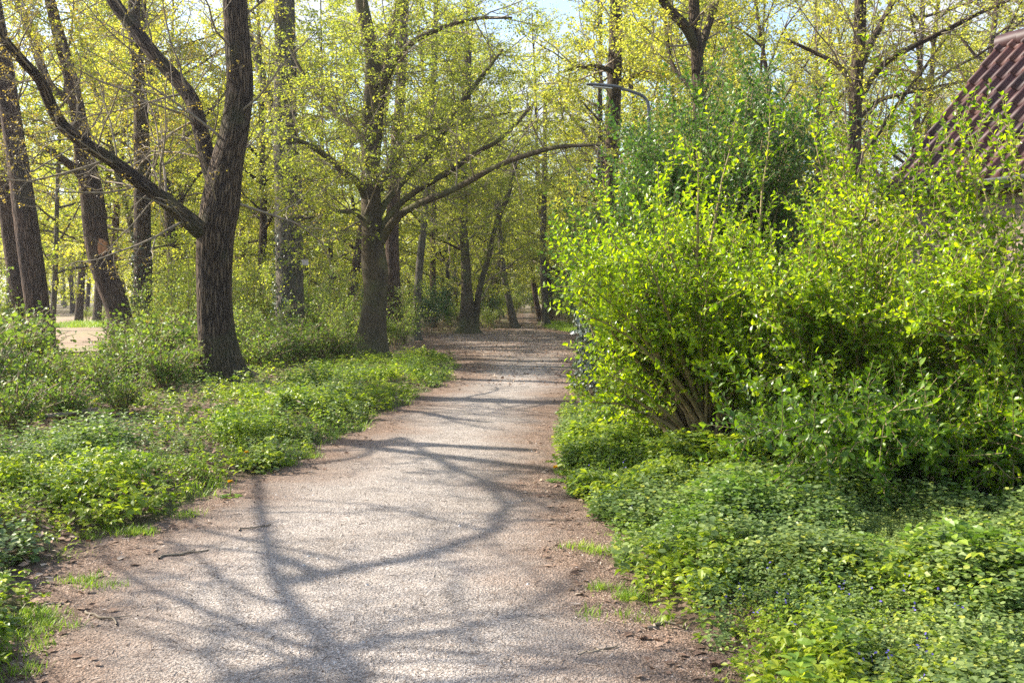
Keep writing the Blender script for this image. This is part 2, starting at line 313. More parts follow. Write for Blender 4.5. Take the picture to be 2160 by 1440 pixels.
def path_mat():
    m, N, L, out = new_mat("gravel_path")
    g = N.new("ShaderNodeNewGeometry"); P = g.outputs['Position']
    at_ = N.new("ShaderNodeAttribute"); at_.attribute_name = "bark"      # x: 0 in the middle .. 1 at the edge; y: distance factor
    sx = N.new("ShaderNodeSeparateXYZ"); L.new(at_.outputs['Vector'], sx.inputs[0])
    v = N.new("ShaderNodeTexVoronoi"); v.inputs['Scale'].default_value = 125; L.new(P, v.inputs['Vector'])
    v2 = N.new("ShaderNodeTexVoronoi"); v2.inputs['Scale'].default_value = 64; L.new(P, v2.inputs['Vector'])
    sv = N.new("ShaderNodeSeparateColor"); L.new(v.outputs['Color'], sv.inputs[0])
    grit = ramp(N, [(0, (.13, .106, .09)), (.35, (.28, .243, .208)), (.8, (.39, .345, .30)), (1, (.57, .515, .46))]); L.new(sv.outputs[0], grit.inputs[0])
    sv2 = N.new("ShaderNodeSeparateColor"); L.new(v2.outputs['Color'], sv2.inputs[0])
    soil = ramp(N, [(0, (.055, .036, .025)), (.5, (.17, .112, .076)), (.9, (.27, .185, .132)), (1, (.42, .33, .26))]); L.new(sv.outputs[1], soil.inputs[0])
    med = noise(N, L, P, 5.5, 6, .65); big = noise(N, L, P, 1.1, 5, .6)
    e = N.new("ShaderNodeMath"); e.operation = 'MULTIPLY_ADD'; L.new(big, e.inputs[0]); e.inputs[1].default_value = 1.0; L.new(sx.outputs[0], e.inputs[2])
    e2 = N.new("ShaderNodeMath"); e2.operation = 'MULTIPLY_ADD'; L.new(med, e2.inputs[0]); e2.inputs[1].default_value = .7; L.new(e.outputs[0], e2.inputs[2])
    er = ramp(N, [(.0, (0, 0, 0)), (1, (1, 1, 1))])
    mr = N.new("ShaderNodeMapRange"); mr.inputs[1].default_value = .95; mr.inputs[2].default_value = 1.7; L.new(e2.outputs[0], mr.inputs[0]); L.new(mr.outputs[0], er.inputs[0])
    c = mixc(N, L, er.outputs[0], grit.outputs[0], soil.outputs[0])
    d = ramp(N, [(.3, (.66, .63, .60)), (.6, (1.08, 1.07, 1.06))]); dm = N.new('ShaderNodeMath'); dm.operation = 'MULTIPLY_ADD'; L.new(big, dm.inputs[0]); dm.inputs[1].default_value = .6; dm2 = N.new('ShaderNodeMath'); dm2.operation = 'MULTIPLY'; dm2.inputs[1].default_value = .42; L.new(med, dm2.inputs[0]); L.new(dm2.outputs[0], dm.inputs[2]); L.new(dm.outputs[0], d.inputs[0])
    c = mixc(N, L, 1.0, c, d.outputs[0], 'MULTIPLY')
    p = N.new("ShaderNodeBsdfPrincipled"); p.inputs['Roughness'].default_value = .9; p.inputs['Specular IOR Level'].default_value = .25; L.new(c, p.inputs['Base Color'])
    h = N.new("ShaderNodeMath"); h.operation = 'MULTIPLY_ADD'; L.new(v2.outputs['Distance'], h.inputs[0]); h.inputs[1].default_value = .7
    h2 = N.new("ShaderNodeMath"); h2.operation = 'MULTIPLY_ADD'; L.new(v.outputs['Distance'], h2.inputs[0]); h2.inputs[1].default_value = .5; L.new(med, h2.inputs[2]); L.new(h2.outputs[0], h.inputs[2])
    bm = N.new("ShaderNodeBump"); bm.inputs['Strength'].default_value = .9; bm.inputs['Distance'].default_value = .012; L.new(h.outputs[0], bm.inputs['Height']); L.new(bm.outputs[0], p.inputs['Normal'])
    L.new(p.outputs[0], out.inputs[0]); return m
def field_mat():
    m, N, L, out = new_mat("dry_field")
    g = N.new("ShaderNodeNewGeometry"); P = g.outputs['Position']
    a = noise(N, L, mapped(N, L, P, (1, .5, 1)), .5, 5); b = noise(N, L, P, 9, 5, .7)
    r = ramp(N, [(.3, (.22, .145, .10)), (.5, (.28, .195, .13)), (.62, (.22, .20, .09)), (.75, (.15, .18, .055))]); L.new(a, r.inputs[0])
    d = ramp(N, [(.3, (.8, .8, .8)), (.7, (1.1, 1.1, 1.1))]); L.new(b, d.inputs[0])
    c = mixc(N, L, 1.0, r.outputs[0], d.outputs[0], 'MULTIPLY')
    p = N.new("ShaderNodeBsdfPrincipled"); p.inputs['Roughness'].default_value = .95; L.new(c, p.inputs['Base Color']); L.new(p.outputs[0], out.inputs[0]); return m
M['ground'], M['path'], M['field'] = ground_mat(), path_mat(), field_mat()

# ------------------------------------------------------------------ ground, path, field
def grid(xs, ys, zf, name, mat, bark=None):
    X, Y = np.meshgrid(xs, ys); Z = zf(X, Y); n, k = X.shape
    i = np.arange(n - 1)[:, None] * k + np.arange(k - 1)[None]
    mb = MB(); mb.add(np.stack([X, Y, Z], -1), q=np.stack([i, i + 1, i + k + 1, i + k], -1), bark=bark(X, Y) if bark else None)
    return mb.build(name, [mat], bark=bark is not None)
def spaced(a, b, st, g, lim_lo, lim_hi):
    c = list(np.arange(a, b + 1e-6, st)); s = st
    while c[-1] < lim_hi: s *= g; c.append(c[-1] + s)
    s = st
    while c[0] > lim_lo: s *= g; c.insert(0, c[0] - s)
    return np.array(c)
o = grid(spaced(-14, 9, .14, 1.25, -900, 900), spaced(1, 40, .16, 1.2, -200, 1500), lambda X, Y: H(X, Y) - .06 * sst((-edge(X, Y)) / .35) - .015, "ground", M['ground'])
tag(o, kind='structure')
ys = np.concatenate([np.arange(-3, 20, .08), np.arange(20, 60, .25), np.arange(60, 97, 1.0)]); us = np.linspace(0, 1, 44)
XL, XR = xl(ys) - .45, xr(ys) + .45
X = XL[:, None] + us[None] * (XR - XL)[:, None]; Y = np.repeat(ys[:, None], len(us), 1)
E = edge(X, Y); Z = H(X, Y) + .012 - .12 * sst((E - .02) / .35) + .012 * wob(X * 2, Y * 2) * sst(-E / .4)
wd = (xr(Y) - xl(Y)); ef = np.clip(1 + E / np.minimum(wd * .42, 1.1), 0, 1.3); ef = ef + .55 * sst((Y - 17) / 14)
i = np.arange(len(ys) - 1)[:, None] * len(us) + np.arange(len(us) - 1)[None]
mb = MB(); mb.add(np.stack([X, Y, Z], -1), q=np.stack([i, i + 1, i + len(us) + 1, i + len(us)], -1), bark=np.stack([ef, Y * 0, Y * 0], -1).reshape(-1, 3))
tag(mb.build("path", [M['path']]), kind='structure')
fy = np.linspace(25, 92, 60); fl = np.interp(fy, [25, 40, 92], [-30, -60, -110]); fr_ = np.interp(fy, [25, 30, 45, 70, 92], [-11.5, -12.3, -16, -23, -33]) + .6 * np.sin(fy * .9)
X = fl[:, None] + np.linspace(0, 1, 30)[None] * (fr_ - fl)[:, None]; Y = np.repeat(fy[:, None], 30, 1)
i = np.arange(59)[:, None] * 30 + np.arange(29)[None]
mb = MB(); mb.add(np.stack([X, Y, H(X, Y) + .03], -1), q=np.stack([i, i + 1, i + 31, i + 30], -1))
tag(mb.build("field", [M['field']], bark=False), kind='structure')

# ------------------------------------------------------------------ branching
def unit(v):
    return v / max(math.sqrt(v[0] * v[0] + v[1] * v[1] + v[2] * v[2]), 1e-9)
def rot_about(d, ang, az, g):
    """A direction at ANG from D, turned AZ around it."""
    d = unit(d); x, y, z = d
    if abs(x) < .7: ux, uy, uz = 1 - x * x, -x * y, -x * z
    else: ux, uy, uz = -y * x, 1 - y * y, -y * z
    l = math.sqrt(ux * ux + uy * uy + uz * uz); ux, uy, uz = ux / l, uy / l, uz / l
    wx, wy, wz = y * uz - z * uy, z * ux - x * uz, x * uy - y * ux
    c, s_, ca, sa = math.cos(ang), math.sin(ang), math.cos(az), math.sin(az)
    return np.array([x * c + (ux * ca + wx * sa) * s_, y * c + (uy * ca + wy * sa) * s_, z * c + (uz * ca + wz * sa) * s_])
def grow(g, p, d, L, r, lvl, cfg, out):
    n = cfg['seg'][lvl]; st = L / n
    w = g.normal(0, cfg['wander'][lvl], (n, 3)); w[:, 2] += cfg['up'][lvl]
    D = unit(d)[None] + np.cumsum(w, 0); D *= (st / np.sqrt((D * D).sum(1)))[:, None]
    pts = np.empty((n + 1, 3)); pts[0] = p; pts[1:] = pts[0] + np.cumsum(D, 0)
    rad = r * (1 - (1 - cfg['tip'][lvl]) * np.arange(n + 1) / n)
    out.append((lvl, pts, rad))
    if lvl + 1 < len(cfg['seg']): spawn(g, pts, rad, L, lvl, cfg, out)
def spawn(g, pts, rad, L, lvl, cfg, out):
    k = max(1, int(round(cfg['kids'][lvl] * g.uniform(.8, 1.2)))); t0 = cfg['from'][lvl]; az0 = g.uniform(0, 6); R = g.random((k, 4)); fl = cfg.get('flat', 1.0)
    for j in range(k):
        t = t0 + (1 - t0) * (j + .1 + .8 * R[j, 0]) / k; x = t * (len(pts) - 1); i = min(int(x), len(pts) - 2); f = x - i
        p = pts[i] * (1 - f) + pts[i + 1] * f; ra = rad[i] * (1 - f) + rad[i + 1] * f
        d = rot_about(pts[i + 1] - pts[i], cfg['ang'][lvl] * (.7 + .55 * R[j, 1]), az0 + j * 2.4 + R[j, 2] - .5, g); d[2] *= fl
        l2 = cfg['len'][lvl] * L * (1 - .5 * t) * (.65 + .6 * R[j, 3])
        grow(g, p, d, l2, max(.003, min(ra * .65, l2 * .016 + .002)), lvl + 1, cfg, out)
def skin(mb, out, lo, hi, sides, mat=0, seed=0):
    """Tubes round many thin branches at once."""
    by = {}
    for lv, p, r in out:
        if lo <= lv <= hi: by.setdefault((len(p), sides[min(lv, len(sides) - 1)]), []).append((p, r))
    for (n, sd_), l in by.items():
        P = np.array([p for p, r in l]); R = np.array([r for p, r in l]); m = len(P)
        T = np.empty_like(P); T[:, 1:-1] = P[:, 2:] - P[:, :-2]; T[:, 0] = P[:, 1] - P[:, 0]; T[:, -1] = P[:, -1] - P[:, -2]; T = norm(T)
        ref = np.where(np.abs(T[:, :1, :1]) < .8, np.array([1.0, 0, 0]), np.array([0, 1.0, 0])); u = norm(ref - T * (ref * T).sum(-1, keepdims=True)); w = np.cross(T, u)
        th = np.arange(sd_) / sd_ * 2 * math.pi
        V = P[:, :, None] + R[:, :, None, None] * (np.cos(th)[None, None, :, None] * u[:, :, None] + np.sin(th)[None, None, :, None] * w[:, :, None])
        i = np.arange(n - 1)[:, None] * sd_; j = np.arange(sd_)[None]; k = (j + 1) % sd_
        q = np.stack([i + j, i + k, i + sd_ + k, i + sd_ + j], -1).reshape(1, -1, 4) + (np.arange(m) * n * sd_)[:, None, None]
        mb.add(V, q=q, mat=mat)
def foliage(mb, g, out, lo, per_m, size, tpl, mat, spread=.12, flat=.6, tmin=.25, droop=.25, cap=None):
    """Leaves along the twigs of level LO and above."""
    P, D = [], []
    for lv, p, r in out:
        if lv < lo: continue
        L = np.linalg.norm(np.diff(p, axis=0), axis=1).sum(); n = max(1, int(round(L * per_m * g.uniform(.6, 1.4) / 4)))
        t = np.repeat((tmin + (1.02 - tmin) * g.random(n)), 4) * (len(p) - 1); i = np.minimum(t.astype(int), len(p) - 2); f = (t - i)[:, None]
        P.append(p[i] * (1 - f) + p[i + 1] * f); D.append(norm(p[i + 1] - p[i]))
    if not P: return 0
    P, D = np.concatenate(P), np.concatenate(D); N = len(P)
    P = P + (np.repeat(g.normal(0, spread * .55, (N // 4, 3)), 4, 0) + g.normal(0, size * .75, (N, 3))) * np.array([1, 1, .6])
    ax = norm(D * .6 + g.normal(0, .7, (N, 3)) * np.array([1, 1, .6]) - UP * droop)
    nr = norm(g.normal(0, 1, (N, 3)) * (1 - flat) + UP * (flat + .2))
    leaves(mb, P, ax, nr, size * g.uniform(.65, 1.3, N), tpl, mat)
    return N

# ------------------------------------------------------------------ the trees one can tell apart
def pxline(rows, Y, dY=0.0):
    """rows: (px, py, width in px). Depth runs from Y to Y + dY along the line."""
    n = len(rows); P, R = [], []
    for k, (x, y, w) in enumerate(rows):
        yy = Y + dY * k / max(1, n - 1); P.append(at(x, y, yy)); R.append(w * .5 * yy / F_PX)
    return np.array(P), np.array(R)
def tree(name, label, cat, trunk, Y, bark, limbs=(), leaf=None, flare=.35, seed=1, cfg=None, lump=.02, group=None, ivy=0, crown_t0=.35, crown_n=14, leaf_m=10, leaf_size=.06, lean=0.0, tpl=LEAF4, spread=.12, limb_twigs=9, twig_len=2.6, lo=1, flare_h=None):
    g = np.random.default_rng(seed)
    P, R = pxline(trunk, Y, lean)
    b = P[0].copy(); z0 = gz(b[0], b[1]) - .08
    if P[0][2] > z0 + .05 or P[0][2] < z0:                      # carry the trunk down to the soil
        d = norm(P[0] - P[1]); 
        if P[0][2] > z0 + .05: P = np.vstack([P[0] + np.array([d[0] * .3, d[1] * .3, 0]) + UP * (z0 - P[0][2]), P]); R = np.concatenate([[R[0] * 1.08], R])
        else: P[0][2] = z0
    org = np.array([P[0][0], P[0][1], gz(P[0][0], P[0][1])])
    root = empty(name, org, label, cat, group)
    p, r = smooth_line(P, R, .16 if R[0] > .2 else .3)
    mb = MB(); tube(mb, p, r, 28 if R[0] > .25 else 16, 0, lump, flare, seed, flare_h)
    mb.build("trunk", bark, root, origin=org)
    cfg = cfg or dict(seg=[6, 6, 5, 4], wander=[.10, .16, .2, .22], up=[.04, .04, .03, .02], tip=[.3, .25, .3, .4], kids=[7, 6, 5, 0], ang=[.9, .8, .75, .7], len=[.5, .45, .45, .4], **{'from': [.25, .2, .2, .2]})
    out = []
    lines = [(p, r, crown_t0, crown_n, twig_len)]
    for k, (rows, dY) in enumerate(limbs):
        lp, lr = pxline(rows, Y, dY); q, s = smooth_line(lp, lr, .18)
        m2 = MB(); tube(m2, q, s, 14, 0, lump * 1.6, 0, seed + 31 + k)
        m2.build("limb", bark, root, origin=org); lines.append((q, s, .12, limb_twigs, twig_len * .8))
    for q, s, t0, cnt, tl in lines:
        L = np.linalg.norm(np.diff(q, axis=0), axis=1).sum()
        c2 = dict(cfg); c2 = {**cfg, 'kids': [cnt] + list(cfg['kids']), 'ang': [1.0] + list(cfg['ang']), 'len': [tl] + list(cfg['len']), 'from': [t0] + list(cfg['from'])}
        c2['seg'] = [1] + list(cfg['seg']); c2['wander'] = [0] + list(cfg['wander']); c2['up'] = [0] + list(cfg['up']); c2['tip'] = [1] + list(cfg['tip'])
        tmp = []
        k = cnt; az0 = g.uniform(0, 6)
        for j in range(k):
            t = t0 + (1 - t0) * (j + g.uniform(.1, .9)) / k; x = t * (len(q) - 1); i = min(int(x), len(q) - 2)
            d = rot_about(q[i + 1] - q[i], g.uniform(.75, 1.3), az0 + j * 2.4 + g.uniform(-.5, .5), g)
            l2 = tl * (1.1 - .5 * t) * g.uniform(.6, 1.3)
            grow(g, q[i], d, l2, max(.004, min(s[i] * .45, l2 * .009 + .002)), 0, cfg, tmp)
        out += tmp
    cm = MB(); skin(cm, out, 0, 9, [6, 4, 3, 3, 3], 0, seed)
    n = foliage(cm, g, out, lo, leaf_m, leaf_size, tpl, 1, spread) if leaf else 0
    print(label[:40], "polys", len(out), "leaves", n)
    if leaf or out: cm.build("crown", [bark if not leaf else M['twig'], leaf or M['bud']], root, origin=org)
    if ivy:
        im = MB(); N = ivy; t = .04 + g.beta(1.3, 1.5, N) * .34; x = t * (len(p) - 1) * .8; i = np.minimum(x.astype(int), len(p) - 2)
        a = g.vonmises(3.5, 1.6, N); c = p[i] * (1 - (x - i))[:, None] + p[i + 1] * (x - i)[:, None]; rr = r[i] * g.uniform(1.0, 1.25, N) + .01
        dv = np.stack([np.cos(a), np.sin(a), np.zeros(N)], -1)
        leaves(im, c + dv * rr[:, None], norm(-UP * .8 + g.normal(0, .5, (N, 3))), norm(dv + g.normal(0, .35, (N, 3))), .075 * g.uniform(.6, 1.2, N), LEAFR, 0)
        im.build("ivy", M['leaf_ivy'], root, origin=org)
    return root

OAK = dict(seg=[7, 6, 5], wander=[.16, .2, .25], up=[.03, .05, .04], tip=[.3, .3, .4], kids=[6, 5, 0], ang=[.85, .8, .7], len=[.5, .5, .4], **{'from': [.2, .15, .2]})
BEECH = dict(seg=[7, 6, 5], wander=[.10, .14, .16], up=[.01, .0, -.01], tip=[.3, .3, .4], kids=[8, 6, 0], ang=[.85, .75, .6], len=[.52, .5, .4], flat=.5, **{'from': [.15, .12, .2]})

tree("oak_tree", "big forked oak with furrowed dark bark and a long limb sweeping low to one side", "tree",
     [(478, 838, 96), (470, 795, 84), (457, 700, 76), (452, 600, 73), (455, 500, 76), (466, 430, 78), (478, 350, 66), (495, 270, 57), (505, 180, 55), (500, 90, 53), (494, -20, 48), (488, -160, 42), (480, -320, 34)], 17.2, M['oak'],
     limbs=[([(452, 510, 30), (425, 488, 40), (395, 462, 36), (350, 425, 32), (300, 388, 30), (230, 335, 27), (180, 303, 26), (130, 262, 25), (105, 215, 24), (85, 170, 22), (40, 120, 20), (0, 70, 18), (-50, -20, 14)], -1.5),
            ([(476, 440, 34), (455, 385, 40), (437, 335, 36), (422, 270, 33), (405, 212, 32), (370, 165, 30), (320, 110, 28), (285, 62, 27), (240, 5, 25), (205, -60, 20), (170, -160, 14)], 1.2)],
     leaf=M['bud'], seed=5, cfg=OAK, flare=.5, flare_h=.45, crown_t0=.30, crown_n=12, leaf_m=4, leaf_size=.035, limb_twigs=34, twig_len=2.6, lo=2, spread=.03)
tree("oak_tree", "straight oak of the leaning pair at the field edge, nearer and barer of the two", "tree",
     [(92, 760, 60), (86, 715, 50), (76, 620, 49), (62, 520, 47), (46, 400, 44), (31, 300, 42), (16, 200, 40), (2, 110, 38), (-18, 0, 36), (-50, -200, 30)], 23.5, M['bark_warm'],
     leaf=M['bud'], seed=8, cfg=OAK, crown_t0=.3, crown_n=14, leaf_m=6, leaf_size=.05, twig_len=3, lo=2, spread=.04)
tree("oak_tree", "reddish-brown trunk half hidden behind the straight oak at the field edge", "tree",
     [(64, 750, 60), (56, 700, 46), (42, 600, 44), (27, 500, 42), (12, 390, 40), (-4, 280, 38), (-40, 60, 34), (-60, -100, 28)], 26.5, M['bark_warm'],
     leaf=M['leaf_yellow'], seed=9, cfg=OAK, crown_t0=.35, crown_n=10, leaf_m=26, leaf_size=.08, twig_len=3, lo=1)
tree("oak_tree", "crooked leaning oak with an orange torn scar on its trunk", "tree",
     [(272, 750, 60), (262, 705, 50), (245, 640, 50), (226, 590, 50), (208, 530, 50), (199, 470, 50), (196, 430, 49), (190, 390, 46), (180, 340, 40), (168, 260, 32), (150, 170, 27), (120, 60, 24), (90, -60, 20)], 27.0, M['bark_warm'],
     limbs=[([(186, 395, 24), (165, 362, 20), (130, 335, 17), (90, 305, 15), (45, 275, 12), (0, 262, 8)], -1), ([(160, 215, 22), (112, 190, 20), (84, 130, 18), (62, 60, 17), (30, -10, 14)], 1.0)],
     leaf=M['leaf_yellow'], seed=12, cfg=OAK, crown_t0=.5, crown_n=14, leaf_m=26, leaf_size=.085, twig_len=3.2, lump=.03, lo=1, spread=.16)
tree("ivy_clad_tree", "dark straight trunk with a thin ivy coat between crooked oak and forked oak", "tree",
     [(300, 725, 50), (301, 660, 38), (302, 560, 36), (300, 450, 35), (300, 330, 33), (295, 200, 29), (284, 60, 26), (284, -80, 22)], 31.0, M['oak'],
     leaf=M['leaf_yellow'], seed=14, cfg=OAK, crown_t0=.4, crown_n=16, leaf_m=34, leaf_size=.09, twig_len=3.4, ivy=500, spread=.2)
tree("ivy_clad_tree", "tall straight grey trunk with dark ivy up one side and a small sign", "tree",
     [(613, 760, 80), (613, 715, 66), (612, 650, 60), (611, 550, 58), (609, 450, 57), (606, 350, 54), (601, 250, 48), (602, 150, 46), (600, 0, 43), (598, -150, 36)], 27.5, M['bark_grey'],
     limbs=[([(600, 290, 18), (578, 235, 20), (560, 185, 19), (545, 130, 18), (528, 80, 16), (515, 0, 12)], 1.2)],
     leaf=M['leaf_yellow'], seed=16, cfg=OAK, crown_t0=.42, crown_n=12, leaf_m=20, leaf_size=.08, twig_len=2.8, ivy=420)
beech = tree("beech_tree", "smooth-barked beech with bulging foot and long level limbs reaching over the path", "tree",
     [(778, 772, 70), (780, 742, 60), (784, 700, 53), (788, 650, 49), (792, 612, 49), (791, 575, 54), (788, 545, 52), (786, 500, 45), (783, 430, 43), (782, 380, 40), (782, 250, 37), (786, 130, 32), (762, 0, 26), (745, -150, 20)], 24.6, M['beech'],
     limbs=[([(775, 425, 22), (758, 388, 18), (730, 368, 16), (700, 340, 14), (650, 305, 11), (600, 290, 7)], -1.5),
            ([(802, 512, 20), (830, 468, 17), (870, 437, 14), (960, 398, 13), (1050, 350, 11), (1120, 325, 11), (1180, 310, 9), (1270, 306, 5)], -3.5),
            ([(802, 490, 16), (832, 442, 13), (880, 402, 12), (950, 360, 13), (1000, 325, 11), (1060, 290, 9), (1130, 215, 6)], -1.0),
            ([(798, 455, 16), (820, 418, 14), (862, 370, 13), (910, 320, 12), (960, 240, 12), (1010, 170, 9), (1060, 105, 6)], 1.5),
            ([(800, 400, 16), (835, 330, 12), (880, 292, 10), (940, 268, 8), (1080, 236, 5)], 2.0),
            ([(788, 230, 18), (830, 135, 14), (872, 88, 12), (930, 60, 10), (1000, 40, 8), (1080, 38, 5)], -1.5),
            ([(788, 360, 24), (800, 220, 20), (815, 120, 18), (845, 0, 15), (860, -120, 10)], 1.0),
            ([(780, 330, 16), (745, 270, 13), (700, 235, 11), (650, 175, 9), (610, 100, 6)], 1.5),
            ([(778, 470, 9), (740, 448, 8), (690, 452, 6), (640, 462, 4)], -1.0)],
     leaf=M['leaf_beech'], seed=21, cfg=BEECH, flare=.6, lump=.022, crown_t0=.5, crown_n=14, leaf_m=14, leaf_size=.066, twig_len=2.7, limb_twigs=15, spread=.09, flare_h=.6)
tree("brown_tree", "warm brown trunk standing close behind the smooth beech", "tree",
     [(833, 700, 36), (831, 640, 30), (828, 560, 29), (827, 480, 28), (832, 400, 26), (836, 300, 24), (845, 200, 22), (852, 0, 18), (855, -120, 14)], 33.0, M['bark_warm'],
     leaf=M['leaf_beech'], seed=23, cfg=BEECH, crown_t0=.35, crown_n=16, leaf_m=26, leaf_size=.085, twig_len=3.2)
tree("dark_tree", "dark crooked trunk with spreading foot by the leaf-strewn turn of the path", "tree",
     [(877, 722, 28), (877, 700, 20), (880, 640, 17), (885, 560, 16), (893, 480, 15), (900, 400, 14), (905, 300, 16), (915, 150, 13), (920, 0, 10)], 37.0, M['bark_grey'],
     leaf=M['leaf_beech'], seed=25, cfg=BEECH, crown_t0=.35, crown_n=16, leaf_m=26, leaf_size=.09, twig_len=3.2, flare=.5)
tree("beech_tree", "double-stemmed beech with wide root flare where the path turns", "tree",
     [(984, 706, 48), (984, 692, 38), (985, 662, 30), (985, 630, 26), (984, 600, 22), (982, 550, 20), (978, 480, 18), (978, 400, 16), (985, 250, 14), (990, 80, 10)], 44.0, M['beech'],
     limbs=[([(1002, 704, 18), (1004, 670, 15), (1008, 630, 13), (1016, 590, 12), (1030, 545, 11), (1045, 480, 10), (1075, 400, 11), (1092, 320, 8)], .6)],
     leaf=M['leaf_beech'], seed=27, cfg=BEECH, crown_t0=.28, crown_n=24, leaf_m=22, leaf_size=.09, twig_len=3.6, flare=.6, flare_h=.7, spread=.12, limb_twigs=14)
tree("leaning_tree", "slim trunk leaning over the narrow path entrance beyond the double-stemmed beech", "tree",
     [(1086, 692, 20), (1080, 665, 15), (1073, 630, 14), (1067, 600, 13), (1060, 560, 12), (1055, 500, 11), (1050, 430, 12), (1052, 300, 9)], 51.0, M['bark_grey'],
     leaf=M['leaf_beech'], seed=29, cfg=BEECH, crown_t0=.3, crown_n=16, leaf_m=20, leaf_size=.10, twig_len=3.4, flare=.4)
tree("leaning_tree", "pale slim trunk leaning away from the narrow far path", "tree",
     [(1142, 676, 18), (1133, 645, 12), (1127, 610, 11), (1120, 560, 10), (1112, 480, 8), (1110, 380, 6)], 66.0, M['bark_warm'],
     leaf=M['leaf_beech'], seed=31, cfg=BEECH, crown_t0=.35, crown_n=12, leaf_m=20, leaf_size=.11, twig_len=3.2)
tree("dark_tree", "dark upright trunk beside the green grass patch at the far path", "tree",
     [(1152, 690, 22), (1151, 665, 16), (1150, 630, 15), (1146, 580, 14), (1145, 510, 13), (1148, 400, 11), (1150, 200, 8)], 56.0, M['bark_grey'],
     leaf=M['leaf_beech'], seed=33, cfg=OAK, crown_t0=.25, crown_n=20, leaf_m=12, leaf_size=.10, twig_len=3.4)
tree("ivy_clad_tree", "thick dark trunk rising behind the street lamp, ivy on it", "tree",
     [(1272, 740, 36), (1280, 560, 30), (1288, 420, 29), (1292, 300, 30), (1295, 200, 30), (1298, 100, 28), (1301, -60, 24), (1305, -200, 18)], 27.0, M['oak'],
     limbs=[([(1294, 200, 12), (1330, 165, 9), (1365, 152, 7), (1410, 160, 4)], -1), ([(1296, 150, 12), (1250, 140, 9), (1190, 150, 6)], -1)],
     leaf=M['leaf_yellow'], seed=35, cfg=OAK, crown_t0=.3, crown_n=18, leaf_m=26, leaf_size=.085, twig_len=3.0, ivy=500)
tree("oak_tree", "dark wide-forked oak crown rising behind the tall dark green shrub", "tree",
     [(1484, 760, 36), (1480, 500, 28), (1478, 300, 27), (1472, 150, 26), (1466, 60, 24), (1462, -40, 20), (1458, -180, 14)], 23.0, M['oak'],
     limbs=[([(1470, 110, 18), (1448, 60, 22), (1420, 30, 20), (1390, -10, 18), (1370, -70, 12)], -1), ([(1472, 130, 16), (1492, 60, 16), (1510, 0, 14), (1530, -80, 10)], 1), ([(1470, 200, 10), (1420, 140, 8), (1405, 60, 8), (1400, -30, 6)], 1)],
     leaf=M['leaf_yellow'], seed=37, cfg=OAK, crown_t0=.42, crown_n=16, leaf_m=16, leaf_size=.075, twig_len=2.6)
tree("oak_tree", "bare-limbed dark oak behind the shrubs next to the tiled roof", "tree",
     [(1800, 800, 36), (1802, 420, 27), (1805, 200, 27), (1812, 100, 26), (1815, 0, 24), (1815, -100, 18), (1810, -220, 12)], 19.5, M['oak'],
     limbs=[([(1806, 225, 12), (1850, 150, 13), (1900, 112, 12), (2000, 62, 10), (2080, 22, 7), (2180, -20, 4)], -1.0), ([(1812, 150, 16), (1835, 95, 16), (1860, 50, 14), (1890, -10, 11)], 1), ([(1806, 190, 12), (1770, 140, 10), (1720, 112, 8), (1650, 80, 5)], .6),
            ([(1804, 260, 9), (1850, 215, 9), (1920, 195, 7), (2040, 170, 4)], 1.2), ([(1803, 330, 10), (1840, 300, 10), (1880, 240, 8), (1960, 130, 6), (2010, 60, 4)], 1.5)],
     leaf=M['leaf_yellow'], seed=39, cfg=OAK, crown_t0=.35, crown_n=14, leaf_m=9, leaf_size=.06, twig_len=2.3, limb_twigs=12, lo=1)

# scar of the crooked oak, sign on the ivy-clad trunk
for r_ in [o for o in COL.objects if o.name.startswith("oak_tree") and 'crooked' in o.get('label', '')]:
    mb = MB(); c = at(212, 520, 26.68); g = np.random.default_rng(3); k = 26
    a = np.linspace(0, 2 * math.pi, k, endpoint=False); rr = g.uniform(.75, 1.2, k)
    ring = np.stack([c[0] + .13 * np.cos(a) * rr, np.full(k, c[1]) + .05 * np.abs(np.cos(a)), c[2] + .22 * np.sin(a) * rr], -1)
    v = np.vstack([ring, ring * [1, 1, 1] + [0, .12, 0], [[c[0], c[1] - .02, c[2]]]])
    m = np.arange(k); mb.add(v, q=np.stack([m, (m + 1) % k, k + (m + 1) % k, k + m], -1), t=np.stack([m, (m + 1) % k, np.full(k, 2 * k)], -1), smooth=False)
    mb.build("torn_scar", plain("torn_wood", (.42, .19, .08), .8, 0, .5, 22, .02), r_, origin=np.array(r_.location))
sg = at(643, 553, 27.1)
root = empty("tree_sign", sg, "small pale notice with a dark cap fixed to the ivy-clad trunk", "sign")
mb = MB(); box(mb, (0, 0, 0), (.19, .03, .17)); mb.build("plate", plain("sign_white", (.62, .54, .54), .6, 0, .2, 30), root, bark=False)
mb = MB(); box(mb, (0, -.01, .105), (.24, .09, .04)); box(mb, (0, .03, -.02), (.04, .05, .4)); mb.build("cap", plain("sign_wood", (.07, .045, .03), .8), root, bark=False)

